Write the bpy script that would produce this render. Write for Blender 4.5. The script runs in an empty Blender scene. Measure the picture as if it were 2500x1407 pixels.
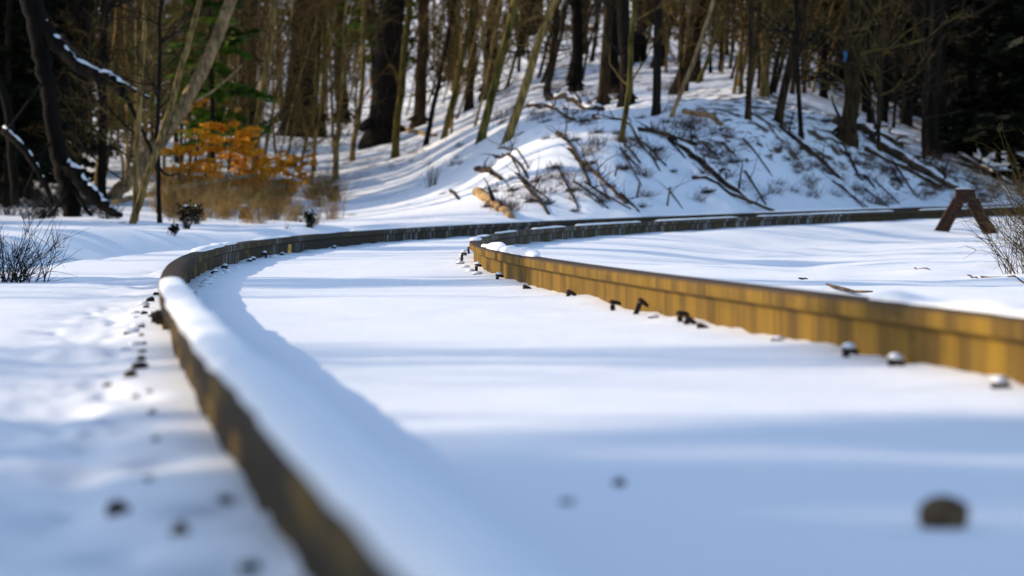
import bpy, math, random
import numpy as np
from mathutils import Vector, Matrix
random.seed(7); RNG = np.random.default_rng(11)
scene = bpy.context.scene
col = scene.collection
# ------------------------------------------------------------------ camera
F, YH, CAMZ = 11341.8, 498.25, 0.2275          # focal length and horizon of the 2500 px wide photograph
cam_d = bpy.data.cameras.new('camera'); cam = bpy.data.objects.new('camera', cam_d); col.objects.link(cam)
cam.location = (0, 0, CAMZ); cam.rotation_euler = (math.radians(90), 0, 0)
cam_d.sensor_width = 36; cam_d.sensor_fit = 'HORIZONTAL'; cam_d.lens = F/2500*36
cam_d.shift_y = -(703.5-YH)/2500
cam_d.clip_start = 0.05; cam_d.clip_end = 2000
cam_d.dof.use_dof = True; cam_d.dof.focus_distance = 24.0; cam_d.dof.aperture_fstop = 7.4
scene.camera = cam
# ------------------------------------------------------------------ light
SUN_AZ, SUN_EL = math.radians(-68), math.radians(26)     # azimuth from +Y, negative is to the left
sdir = Vector((math.sin(SUN_AZ)*math.cos(SUN_EL), math.cos(SUN_AZ)*math.cos(SUN_EL), math.sin(SUN_EL)))
world = bpy.data.worlds.new('World'); scene.world = world; world.use_nodes = True
nt = world.node_tree; nt.nodes.clear()
sky = nt.nodes.new('ShaderNodeTexSky'); sky.sky_type = 'NISHITA'; sky.sun_disc = False
sky.sun_elevation = SUN_EL; sky.sun_rotation = SUN_AZ; sky.air_density = 1.0; sky.dust_density = 1.0; sky.ozone_density = 2.0
bg = nt.nodes.new('ShaderNodeBackground'); bg.inputs['Strength'].default_value = 0.15
wo = nt.nodes.new('ShaderNodeOutputWorld')
nt.links.new(sky.outputs[0], bg.inputs[0]); nt.links.new(bg.outputs[0], wo.inputs[0])
sl = bpy.data.lights.new('sun', 'SUN'); sl.energy = 2.8; sl.angle = math.radians(0.5); sl.color = (1.0, 0.83, 0.62)
so = bpy.data.objects.new('sun', sl); col.objects.link(so); so.rotation_euler = sdir.to_track_quat('Z', 'Y').to_euler()
scene.view_settings.view_transform = 'Standard'; scene.view_settings.look = 'None'
scene.view_settings.gamma = 1; scene.view_settings.use_curve_mapping = False
scene.view_settings.exposure = 0.74
scene.cycles.use_denoising = True
scene.cycles.max_bounces = 6; scene.cycles.transparent_max_bounces = 8
# ------------------------------------------------------------------ helpers
def tag(o, label=None, cat=None, group=None, kind=None):
    if label: o['label'] = label
    if cat: o['category'] = cat
    if group: o['group'] = group
    if kind: o['kind'] = kind
    return o
def empty(name, loc=(0,0,0)):
    o = bpy.data.objects.new(name, None); col.objects.link(o); o.location = loc; o.empty_display_size = .1
    return o
class MB:
    def __init__(self): self.v=[]; self.f=[]; self.n=0; self.uv=[]
    def add(self, v, f, uv=None):
        v = np.asarray(v, float); self.v.append(v); self.f += [tuple(int(i)+self.n for i in q) for q in f]; self.n += len(v)
        return self
    def tube(self, P, R, sides=6, cap=True):
        P = np.asarray(P, float); R = np.broadcast_to(np.asarray(R, float), (len(P),))
        T = np.gradient(P, axis=0); T /= np.linalg.norm(T, axis=1)[:,None]+1e-9
        ref = np.array([0.,0.,1.]) if abs(T[:,2]).mean() < .8 else np.array([1.,0.,0.])
        A = np.cross(T, ref); A /= np.linalg.norm(A, axis=1)[:,None]+1e-9; B = np.cross(T, A)
        a = np.arange(sides)*2*math.pi/sides
        V = P[:,None] + R[:,None,None]*(A[:,None]*np.cos(a)[None,:,None] + B[:,None]*np.sin(a)[None,:,None])
        n = len(P); f = []
        for i in range(n-1):
            for j in range(sides):
                k = (j+1) % sides
                f.append((i*sides+j, i*sides+k, (i+1)*sides+k, (i+1)*sides+j))
        if cap: f.append(tuple(range(sides))[::-1]); f.append(tuple((n-1)*sides+j for j in range(sides)))
        return self.add(V.reshape(-1,3), f)
    def quads(self, C, U, W):
        C=np.asarray(C); V=np.stack([C-U-W, C+U-W, C+U+W, C-U+W],1).reshape(-1,3)
        n=len(C); b=self.n; self.v.append(V); self.n+=4*n
        self.f += [(b+4*i,b+4*i+1,b+4*i+2,b+4*i+3) for i in range(n)]
        return self
    def build(self, name, mat, parent=None, smooth=True, loc=None):
        me = bpy.data.meshes.new(name)
        V = np.concatenate(self.v) if self.v else np.zeros((0,3))
        me.from_pydata(V.tolist(), [], self.f); me.materials.append(mat)
        if smooth: me.polygons.foreach_set('use_smooth', np.ones(len(me.polygons), bool))
        me.update(); o = bpy.data.objects.new(name, me); col.objects.link(o)
        if parent: o.parent = parent
        if loc is not None: o.location = loc
        return o
def hash2(i, j, seed):
    h = (i.astype(np.int64)*374761393 + j.astype(np.int64)*668265263 + seed*2147483647) & 0xffffffff
    h = ((h ^ (h >> 13))*1274126177) & 0xffffffff
    return ((h ^ (h >> 16)) & 0xffff)/65535.
def vnoise(x, y, seed=0):
    x = np.asarray(x, float); y = np.asarray(y, float)
    i = np.floor(x); j = np.floor(y); fx = x-i; fy = y-j
    fx = fx*fx*fx*(fx*(fx*6-15)+10); fy = fy*fy*fy*(fy*(fy*6-15)+10)
    a = hash2(i,j,seed); b = hash2(i+1,j,seed); c = hash2(i,j+1,seed); d = hash2(i+1,j+1,seed)
    return (a+(b-a)*fx)*(1-fy)+(c+(d-c)*fx)*fy - .5
def fbm(x, y, seed=0, o=4):
    s = 0; a = 1
    for k in range(o): s = s + a*vnoise(x*2**k+17*k, y*2**k-9*k, seed+k); a *= .5
    return s
def sm(t): t = np.clip(t, 0, 1); return t*t*(3-2*t)
# ------------------------------------------------------------------ materials
def mat(name, base, rough=.8, bump=0, bscale=20, dark=None, nscale=6, stretch=(1,1,1), spec=.3, rnd=0, thr=(.35,.65), sub=0, trans=0, bdist=.01):
    m = bpy.data.materials.new(name); m.use_nodes = True; n = m.node_tree; p = n.nodes['Principled BSDF']
    p.inputs['Roughness'].default_value = rough; p.inputs['Specular IOR Level'].default_value = spec
    tc = n.nodes.new('ShaderNodeTexCoord'); mp = n.nodes.new('ShaderNodeMapping'); mp.inputs['Scale'].default_value = stretch
    n.links.new(tc.outputs['Object'], mp.inputs[0])
    if dark:
        no = n.nodes.new('ShaderNodeTexNoise'); no.inputs['Scale'].default_value = nscale; no.inputs['Detail'].default_value = 5
        n.links.new(mp.outputs[0], no.inputs['Vector'])
        cr = n.nodes.new('ShaderNodeValToRGB'); cr.color_ramp.elements[0].position = thr[0]; cr.color_ramp.elements[1].position = thr[1]
        cr.color_ramp.elements[0].color = (*dark,1); cr.color_ramp.elements[1].color = (*base,1)
        n.links.new(no.outputs[0], cr.inputs[0]); last = cr.outputs[0]
        if rnd:
            oi = n.nodes.new('ShaderNodeObjectInfo'); hs = n.nodes.new('ShaderNodeHueSaturation')
            mr = n.nodes.new('ShaderNodeMapRange'); mr.inputs[3].default_value = 1-rnd; mr.inputs[4].default_value = 1+rnd
            n.links.new(oi.outputs['Random'], mr.inputs[0]); n.links.new(mr.outputs[0], hs.inputs['Value']); n.links.new(last, hs.inputs['Color']); last = hs.outputs[0]
        n.links.new(last, p.inputs['Base Color'])
    else: p.inputs['Base Color'].default_value = (*base, 1)
    if bump:
        bn = n.nodes.new('ShaderNodeTexNoise'); bn.inputs['Scale'].default_value = bscale; bn.inputs['Detail'].default_value = 6
        n.links.new(mp.outputs[0], bn.inputs['Vector'])
        b = n.nodes.new('ShaderNodeBump'); b.inputs['Strength'].default_value = bump; b.inputs['Distance'].default_value = bdist
        n.links.new(bn.outputs[0], b.inputs['Height']); n.links.new(b.outputs[0], p.inputs['Normal'])
    if sub:
        p.inputs['Subsurface Weight'].default_value = sub; p.inputs['Subsurface Radius'].default_value = (.02,.025,.03); p.inputs['Subsurface Scale'].default_value = 1
    if trans:
        p.inputs['Transmission Weight'].default_value = 0
        tr = n.nodes.new('ShaderNodeBsdfTranslucent'); mx = n.nodes.new('ShaderNodeMixShader'); mx.inputs[0].default_value = trans
        if dark: n.links.new(last, tr.inputs[0])
        else: tr.inputs[0].default_value = (*base,1)
        out = n.nodes['Material Output']; n.links.new(p.outputs[0], mx.inputs[1]); n.links.new(tr.outputs[0], mx.inputs[2]); n.links.new(mx.outputs[0], out.inputs[0])
    return m
SNOWC = (.86,.875,.90)
M = {}
M['snow'] = mat('snow_material', SNOWC, .55, .35, 60, spec=.25, bdist=.004)
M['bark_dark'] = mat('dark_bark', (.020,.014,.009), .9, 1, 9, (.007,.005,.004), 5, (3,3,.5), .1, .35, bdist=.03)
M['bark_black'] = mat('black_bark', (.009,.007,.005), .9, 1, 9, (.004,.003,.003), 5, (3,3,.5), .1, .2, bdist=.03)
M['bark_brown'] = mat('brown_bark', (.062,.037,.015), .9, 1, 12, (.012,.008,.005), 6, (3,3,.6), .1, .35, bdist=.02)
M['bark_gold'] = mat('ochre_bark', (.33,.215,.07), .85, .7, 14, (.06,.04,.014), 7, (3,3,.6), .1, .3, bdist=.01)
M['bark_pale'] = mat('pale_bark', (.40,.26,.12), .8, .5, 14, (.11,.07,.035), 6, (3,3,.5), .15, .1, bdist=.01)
M['moss'] = mat('mossy_bark', (.17,.135,.028), .9, .9, 12, (.028,.025,.008), 5, (3,3,.6), .1, .3, bdist=.02)
M['twig'] = mat('twig_bark', (.17,.11,.035), .9, 0, 1, (.035,.024,.009), 4, (1,1,1), .1, .3)
M['twig_dark'] = mat('dark_twig_bark', (.022,.017,.013), .9, 0, 1, (.008,.006,.005), 4, (1,1,1), .1, .3)
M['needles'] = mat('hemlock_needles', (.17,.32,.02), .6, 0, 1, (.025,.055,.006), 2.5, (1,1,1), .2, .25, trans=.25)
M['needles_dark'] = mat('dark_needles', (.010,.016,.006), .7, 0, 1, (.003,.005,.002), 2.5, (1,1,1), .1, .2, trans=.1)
M['beech'] = mat('dry_beech_leaf', (.90,.42,.022), .6, 0, 1, (.62,.25,.018), 6, (1,1,1), .2, .15, trans=.6)
M['reed'] = mat('dry_grass_stem', (.58,.36,.12), .8, 0, 1, (.18,.10,.03), 4, (1,1,1), .1, .25, trans=.2)
M['weed'] = mat('dry_weed', (.13,.075,.05), .9, 0, 1, (.05,.03,.022), 4, (1,1,1), .1, .3)
M['stone'] = mat('ballast_rock', (.06,.048,.04), .9, 1, 40, (.018,.015,.014), 25, spec=.2, rnd=.3, bdist=.006)
M['brownstone'] = mat('brown_rock', (.20,.125,.06), .9, 1, 40, (.07,.04,.022), 25, spec=.2, bdist=.006)
M['spike'] = mat('rusted_spike', (.04,.022,.014), .8, .6, 90, (.015,.009,.007), 60, spec=.3, bdist=.002)
M['rust'] = mat('rusty_post', (.055,.018,.008), .8, .8, 40, (.010,.005,.004), 9, (1,1,1), .3, bdist=.005)
M['blaze'] = mat('blue_paint', (.03,.14,.32), .7, .3, 40)
M['log'] = mat('log_bark', (.10,.065,.04), .9, 1, 10, (.022,.015,.011), 5, (1,1,1), .1, .3, bdist=.02)
M['log_pale'] = mat('barkless_log', (.42,.27,.12), .85, .7, 10, (.12,.07,.035), 5, (1,1,1), .1, .1, bdist=.02)

def rail_material(name, g0, g1, ga):
    m = bpy.data.materials.new(name); m.use_nodes = True; n = m.node_tree; p = n.nodes['Principled BSDF']; L = n.links.new
    uv = n.nodes.new('ShaderNodeUVMap'); uv.uv_map = 'run'
    def noise(sc, detail=3, rough=.5):
        mp = n.nodes.new('ShaderNodeMapping'); mp.inputs['Scale'].default_value = sc; L(uv.outputs[0], mp.inputs[0])
        no = n.nodes.new('ShaderNodeTexNoise'); no.inputs['Scale'].default_value = 1; no.inputs['Detail'].default_value = detail; no.inputs['Roughness'].default_value = rough
        L(mp.outputs[0], no.inputs['Vector']); return no.outputs[0]
    def ramp(a, b, src, ca, cb):
        cr = n.nodes.new('ShaderNodeValToRGB'); e = cr.color_ramp.elements; e[0].position=a; e[1].position=b; e[0].color=(*ca,1); e[1].color=(*cb,1); L(src, cr.inputs[0]); return cr.outputs[0]
    def mix(f, a, b):
        mx = n.nodes.new('ShaderNodeMix'); mx.data_type='RGBA'; L(f, mx.inputs[0]); L(a, mx.inputs[6]); L(b, mx.inputs[7]); return mx.outputs[2]
    streak = noise((2.6,.6,1), 4, .6)
    c1 = ramp(.31,.68, streak, (.075,.045,.012), (.28,.160,.014))
    fine = noise((17,.8,1), 5)
    c2 = ramp(.40,.78, fine, (1,1,1), (.36,.30,.22))
    mul = n.nodes.new('ShaderNodeMix'); mul.data_type='RGBA'; mul.blend_type='MULTIPLY'; mul.inputs[0].default_value=.75; L(c1, mul.inputs[6]); L(c2, mul.inputs[7])
    grime_shade = ramp(g0, g1, noise((1.3,6,1),4), (0,0,0), (ga,ga,ga))  # patchy grime; the heavier cover on the left rail paints in shade
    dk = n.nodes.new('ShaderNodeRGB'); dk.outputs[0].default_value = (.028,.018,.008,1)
    c3 = mix(grime_shade, mul.outputs[2], dk.outputs[0])
    # running surface: greyer steel
    at = n.nodes.new('ShaderNodeAttribute'); at.attribute_name = 'head'
    st = n.nodes.new('ShaderNodeRGB'); st.outputs[0].default_value = (.055,.036,.022,1)
    c4 = mix(at.outputs['Fac'], c3, st.outputs[0])
    fa = n.nodes.new('ShaderNodeAttribute'); fa.attribute_name = 'far_dark'; fk = n.nodes.new('ShaderNodeRGB'); fk.outputs[0].default_value = (.030,.022,.014,1)
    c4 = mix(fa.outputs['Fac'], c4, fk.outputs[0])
    # rime frozen in streaks on the far web
    fr = n.nodes.new('ShaderNodeAttribute'); fr.attribute_name = 'frost'
    fs = ramp(.56,.62, noise((14,1.0,1), 2), (0,0,0), (1,1,1))
    fm = n.nodes.new('ShaderNodeMath'); fm.operation='MULTIPLY'; L(fr.outputs['Fac'], fm.inputs[0]); L(fs, fm.inputs[1])
    wh = n.nodes.new('ShaderNodeRGB'); wh.outputs[0].default_value = (.20,.20,.20,1)
    c5 = mix(fm.outputs[0], c4, wh.outputs[0])
    L(c5, p.inputs['Base Color']); p.inputs['Roughness'].default_value = .75; p.inputs['Specular IOR Level'].default_value = .06
    b = n.nodes.new('ShaderNodeBump'); b.inputs['Strength'].default_value=.5; b.inputs['Distance'].default_value=.003; L(noise((60,60,1),5,.7), b.inputs['Height']); L(b.outputs[0], p.inputs['Normal'])
    return m
M['rail'] = rail_material('rail_steel', .56, .70, .6); M['rail_shaded'] = rail_material('shaded_rail_steel', .34, .46, .92)  # left rail's darker copy has shade put into the steel colour

def ground_material():
    m = bpy.data.materials.new('ground_snow'); m.use_nodes = True; n = m.node_tree; p = n.nodes['Principled BSDF']; L = n.links.new
    geo = n.nodes.new('ShaderNodeNewGeometry')
    def noise(sc, detail=4, rough=.55, vec=(1,1,1)):
        mp = n.nodes.new('ShaderNodeMapping'); mp.inputs['Scale'].default_value = vec; L(geo.outputs['Position'], mp.inputs[0])
        no = n.nodes.new('ShaderNodeTexNoise'); no.inputs['Scale'].default_value = sc; no.inputs['Detail'].default_value = detail; no.inputs['Roughness'].default_value = rough
        L(mp.outputs[0], no.inputs['Vector']); return no.outputs[0]
    at = n.nodes.new('ShaderNodeAttribute'); at.attribute_name = 'litter'
    nz = noise(3.2, 6, .7, (1,.5,2))
    add = n.nodes.new('ShaderNodeMath'); add.operation='MULTIPLY_ADD'; L(at.outputs['Fac'], add.inputs[0]); add.inputs[1].default_value=.27; L(nz, add.inputs[2])
    cr = n.nodes.new('ShaderNodeValToRGB'); e = cr.color_ramp.elements; e[0].position=.70; e[1].position=.76; e[0].color=(0,0,0,1); e[1].color=(1,1,1,1); L(add.outputs[0], cr.inputs[0])
    br = n.nodes.new('ShaderNodeValToRGB'); e = br.color_ramp.elements; e[0].position=.35; e[1].position=.7; e[0].color=(.03,.02,.013,1); e[1].color=(.13,.08,.04,1); L(noise(9), br.inputs[0])
    mx = n.nodes.new('ShaderNodeMix'); mx.data_type='RGBA'; L(cr.outputs[0], mx.inputs[0]); mx.inputs[6].default_value=(*SNOWC,1); L(br.outputs[0], mx.inputs[7])
    L(mx.outputs[2], p.inputs['Base Color']); p.inputs['Roughness'].default_value=.55; p.inputs['Specular IOR Level'].default_value=.25
    b = n.nodes.new('ShaderNodeBump'); b.inputs['Strength'].default_value=.35; b.inputs['Distance'].default_value=.006; L(noise(45,5,.6), b.inputs['Height'])
    b2 = n.nodes.new('ShaderNodeBump'); b2.inputs['Strength'].default_value=.5; b2.inputs['Distance'].default_value=.02; L(noise(5,3,.5), b2.inputs['Height']); L(b.outputs[0], b2.inputs['Normal'])
    L(b2.outputs[0], p.inputs['Normal'])
    return m
M['ground'] = ground_material()
# ------------------------------------------------------------------ track centreline
TILT, SUP = .026763, .027848
ds = .1; S = np.arange(-6, 104, ds); Sc = np.clip(S, 0, 74)
K = (.12854 + .15241*Sc/50 + 1.21005*(Sc/50)**2)/100
TH = np.concatenate([[0], np.cumsum(K[:-1]*ds)]); TH += -.100551 - np.interp(0, S, TH)
CX = np.cumsum(np.sin(TH)*ds); CY = np.cumsum(np.cos(TH)*ds); CX += .98084 - np.interp(0, S, CX); CY -= np.interp(0, S, CY)
def plane_z(X): X = np.asarray(X, float); return TILT*np.where(X > 11, 11+2*np.tanh((X-11)/2), np.where(X < -6, -6+2*np.tanh((X+6)/2), X))
def sq(X, Y):       # (s, lateral offset) of ground points
    X = np.asarray(X, float).ravel(); Y = np.asarray(Y, float).ravel()
    so_, qo = np.empty(len(X)), np.empty(len(X)); A = np.c_[CX, CY][::2]; T = TH[::2]; SS = S[::2]
    for a in range(0, len(X), 20000):
        x = X[a:a+20000]; y = Y[a:a+20000]
        d = (x[:,None]-A[:,0])**2 + (y[:,None]-A[:,1])**2
        k = d.argmin(1); dx = x-A[k,0]; dy = y-A[k,1]
        al = dx*np.sin(T[k])+dy*np.cos(T[k]); la = dx*np.cos(T[k])-dy*np.sin(T[k])
        big = abs(al) > 1
        la = np.where(big, np.sign(la)*np.sqrt(d.min(1)), la)
        so_[a:a+20000] = SS[k]+al; qo[a:a+20000] = la
    return so_, qo
# ------------------------------------------------------------------ terrain
COLS = {
 -400:[(20,760),(30,660),(38,560),(50,545),(62,535),(80,480),(110,370),(150,190),(230,-200),(320,-500)],
 0:   [(26,745),(30,690),(35,590),(39,545),(52,549),(62,538),(75,505),(95,430),(120,330),(150,200),(220,-150),(320,-500)],
 250: [(28,725),(32,670),(38,580),(42,545),(54,550),(64,536),(78,495),(98,410),(122,310),(155,160),(220,-150),(320,-500)],
 500: [(33,650),(38,620),(44,570),(48,547),(58,551),(66,538),(78,500),(98,415),(122,315),(155,170),(220,-150),(320,-500)],
 700: [(38,612),(46,580),(53,562),(58,555),(63,552),(70,535),(82,490),(98,425),(122,325),(155,180),(220,-150),(320,-500)],
 820: [(42,590),(50,573),(58,560),(66,540),(78,492),(92,440),(120,340),(155,190),(220,-150),(320,-500)],
 1000:[(46,578),(52,563),(60,538),(72,485),(88,415),(102,365),(130,270),(170,120),(230,-150),(320,-500)],
 1150:[(50,565),(55,552),(60,528),(66,470),(74,395),(86,335),(120,245),(160,115),(220,-150),(320,-500)],
 1300:[(53,558),(57,548),(60,515),(63.5,430),(67,345),(73,300),(110,215),(150,90),(210,-150),(320,-500)],
 1500:[(56,550),(59.5,538),(62,485),(65,370),(67.5,300),(76,270),(110,185),(150,50),(200,-150),(320,-500)],
 1650:[(59,545),(62.5,530),(64.5,470),(67.5,360),(70,285),(78,252),(110,165),(150,40),(200,-150),(320,-500)],
 1850:[(62,535),(65.5,522),(67.5,445),(70.5,320),(73,252),(82,232),(120,130),(200,-150),(320,-500)],
 2050:[(65,525),(68.5,514),(70.5,450),(73,365),(76,305),(88,280),(120,190),(200,-100),(320,-450)],
 2250:[(68,517),(71,506),(73.5,462),(76.5,400),(80,352),(95,330),(130,205),(200,-60),(320,-450)],
 2450:[(70,510),(73,500),(76,478),(80,448),(86,418),(105,350),(150,200),(200,0),(320,-400)],
 2900:[(74,500),(78,490),(84,470),(95,430),(120,340),(160,190),(210,0),(320,-400)]}
YG = np.exp(np.linspace(math.log(15), math.log(330), 260)); UG = np.arange(-400, 2901, 25.)
tab = []
for u, pts in sorted(COLS.items()):
    p = np.array(pts, float); z = CAMZ + (YH-p[:,1])*p[:,0]/F
    tab.append(np.interp(YG, p[:,0], z))
tab = np.array(tab); us = sorted(COLS)
TZ = np.array([[np.interp(u, us, tab[:,j]) for j in range(len(YG))] for u in UG])
def blur(A, ax, w):
    k = np.exp(-.5*(np.arange(-3*w,3*w+1)/w)**2); k /= k.sum(); n = len(k)//2
    P = np.concatenate([np.repeat(np.take(A,[0],ax), n, ax), A, np.repeat(np.take(A,[-1],ax), n, ax)], ax)
    return np.apply_along_axis(lambda r: np.convolve(r, k, 'valid'), ax, P)
TZ = blur(blur(TZ, 1, 1), 0, 2)
DENTS = []       # (x, y, radius, depth)
def outer_z(X, Y):
    u = np.clip(1250+F*X/np.maximum(Y, 12), -400, 2899.9); 
    yy = np.clip(Y, 15.01, 329)
    a = (u+400)/25; b = (np.log(yy)-math.log(15))/(math.log(330)-math.log(15))*(len(YG)-1)
    i = np.clip(a.astype(int), 0, len(UG)-2); j = np.clip(b.astype(int), 0, len(YG)-2); fa = a-i; fb = b-j
    return (TZ[i,j]*(1-fa)+TZ[i+1,j]*fa)*(1-fb)+(TZ[i,j+1]*(1-fa)+TZ[i+1,j+1]*fa)*fb
def ground_z(X, Y, detail=True):
    X = np.asarray(X, float); Y = np.asarray(Y, float); sh = X.shape; X = X.ravel(); Y = Y.ravel()
    s, q = sq(X, Y)
    zb = plane_z(X) + SUP*np.clip((.7175-q)/1.5, -1.5, 2.2) - .125
    inside = sm((q-1.0)/2)
    zb = zb - inside*.17*sm((Y-14)/34) - .25*sm((q-9)/25)*sm((Y-5)/10)
    w = sm((-q-1.95)/1.1)*sm((Y-8)/10)
    near_drop = -.35*sm((-q-2.1)/2)*(1-sm((Y-20)/8))
    z = zb*(1-w) + w*outer_z(X, Y) + near_drop
    # low berm running along the outside of the curve, a ditch between it and the track
    win = sm((s-16)/5)*(1-sm((s-56)/9))
    lump = .07*vnoise(s*.35, q*.3, 71)+.05*vnoise(s*.9, q*.6, 72)
    berm = -.46 + (.43+lump)*sm((-q-2.75)/1.45)
    fr_ = sm((-q-1.85)/.8); bz = zb*(1-fr_) + berm*fr_; w2 = sm((-q-4.25)/1.6)
    z = z*(1-win) + win*np.where(q < -1.8, bz*(1-w2) + z*w2, z)
    # beyond the rails on the far right the bank and wood carry on
    if detail:
        d1 = abs(q+.7525); d2 = abs(q-.7525); dr = np.minimum(d1, d2)
        z = z + .010*fbm(s*.9, q*1.6, 3, 3) + .009*fbm(s*1.9, q*1.1, 5, 4)*(1+inside)
        z = z + inside*(.05*fbm(s*.16+q*.5, q*.9-s*.22, 21, 3)+.012*abs(fbm(s*.5+q*2.2, s*.3, 22, 2)))*sm((Y-10)/15)
        z = z + .010*np.exp(-(dr/.16)**2)*(.5+1.6*vnoise(s*3, q*3, 8))+ .006*vnoise(s*9, q*9, 9)*np.exp(-(dr/.28)**2)
        # ballast showing through as lumps left of the outer rail
        out = np.exp(-((q+1.02)/.14)**2)
        z = z + out*(.030*fbm(s*3.1, q*5, 12, 3)-.012) 
        far = w
        z = z + far*(.10*fbm(X*.35, Y*.16, 31, 4) + .03*fbm(X*1.4, Y*.8, 33, 3))
        bank = w*sm((X+1)/4)*sm((Y-58)/4)*(1-sm((Y-85)/10))
        z = z + bank*(.20*fbm(X*.9+Y*.25, Y*.18, 41, 3)+.07*fbm(X*2.6+Y*.5, Y*.6, 43, 3))
        for (dx, dy, r, dp) in DENTS:
            z = z - dp*np.exp(-(((X-dx)**2+((Y-dy)*.5)**2)/r**2))
    return z.reshape(sh)
def ray(px, py): return np.array([(px-1250)/F, 1., (YH-py)/F])
RY = np.exp(np.linspace(math.log(1.5), math.log(320), 1500))
def hit(px, py, ymin=1.5):
    """where the view line through a photo pixel meets the ground: the spot the thing stands on"""
    d = ray(px, py); Y = RY[RY >= ymin]; X = d[0]*Y; Z = CAMZ + d[2]*Y; g = ground_z(X, Y)
    k = np.nonzero(Z <= g)[0]
    i = k[0] if len(k) else len(Y)-1
    return Vector((X[i], Y[i], g[i]))
def at(px, py, Y): d = ray(px, py); return Vector((d[0]*Y, Y, CAMZ+d[2]*Y))
for (x, y, r, dp) in [(200,1150,.05,.02),(235,1080,.05,.02),(390,1130,.04,.018),(345,1040,.035,.018),(330,970,.04,.018),(270,960,.05,.02),(560,1230,.05,.025),(160,1260,.06,.02),(600,1385,.05,.02)]:
    p = hit(x, y); DENTS.append((p.x, p.y, r, dp))

_r = random.Random(5)
for i in range(60):
    s_ = _r.uniform(4.5, 17); q_ = -.90-abs(_r.gauss(0,.07)); th = float(np.interp(s_,S,TH))
    DENTS.append((float(np.interp(s_,S,CX))+q_*math.cos(th), float(np.interp(s_,S,CY))-q_*math.sin(th), _r.uniform(.018,.035), _r.uniform(.015,.035)))
def make_ground():
    fr = np.linspace(-.1175, .1175, 760)
    side = .1175+np.concatenate([np.linspace(.004,.06,8), np.linspace(.08,1.0,30)])
    tanu = np.concatenate([-side[::-1], fr, side])
    ang = np.arctan(tanu); rest = np.linspace(ang[-1], 2*math.pi+ang[0], 60)[1:-1]
    ang = np.concatenate([ang, rest]); n = len(ang)
    R = np.concatenate([np.linspace(.4, 1.8, 8)[:-1], np.exp(np.linspace(math.log(1.8), math.log(340), 640))])
    X = np.sin(ang)[None]*R[:,None]; Y = np.cos(ang)[None]*R[:,None]
    Z = ground_z(X, Y)
    V = np.stack([X, Y, Z], -1).reshape(-1, 3); m = len(R)
    i = np.arange(m-1)[:,None]; j = np.arange(n)[None]; k = (j+1) % n
    Fc = np.stack([i*n+j, (i+1)*n+j, (i+1)*n+k+0*i, i*n+k+0*i], -1).reshape(-1, 4)[:, ::-1]
    c = len(V); V = np.vstack([V, [[0,0,float(ground_z(np.array([0.]), np.array([0.]))[0])]]])
    T = [(j_, (j_+1) % n, c) for j_ in range(n)]
    me = bpy.data.meshes.new('ground'); nf = len(Fc)
    me.vertices.add(len(V)); me.vertices.foreach_set('co', V.ravel())
    loops = np.concatenate([Fc.ravel(), np.array(T).ravel()]); me.loops.add(len(loops)); me.loops.foreach_set('vertex_index', loops)
    me.polygons.add(nf+n)
    me.polygons.foreach_set('loop_start', np.concatenate([np.arange(nf)*4, nf*4+np.arange(n)*3]))
    me.polygons.foreach_set('loop_total', np.concatenate([np.full(nf,4), np.full(n,3)]))
    me.polygons.foreach_set('use_smooth', np.ones(nf+n, bool))
    me.update(calc_edges=True); me.validate()
    s, q = sq(V[:,0], V[:,1]); a = me.attributes.new('litter', 'FLOAT', 'POINT')
    lit = sm((-q-3.2)/1.5)*sm((V[:,1]-30)/20)
    bank = lit*sm((V[:,0]-1.0)/3)*(1-sm((V[:,1]-82)/8))
    wood = lit*sm((V[:,1]-80)/20)
    a.data.foreach_set('value', (.30*lit+.50*bank+.38*wood).astype(np.float32))
    me.materials.append(M['ground'])
    o = bpy.data.objects.new('ground', me); col.objects.link(o); tag(o, 'snow covered ground, trackbed and wooded hillside', 'ground', kind='structure')
make_ground()
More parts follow.
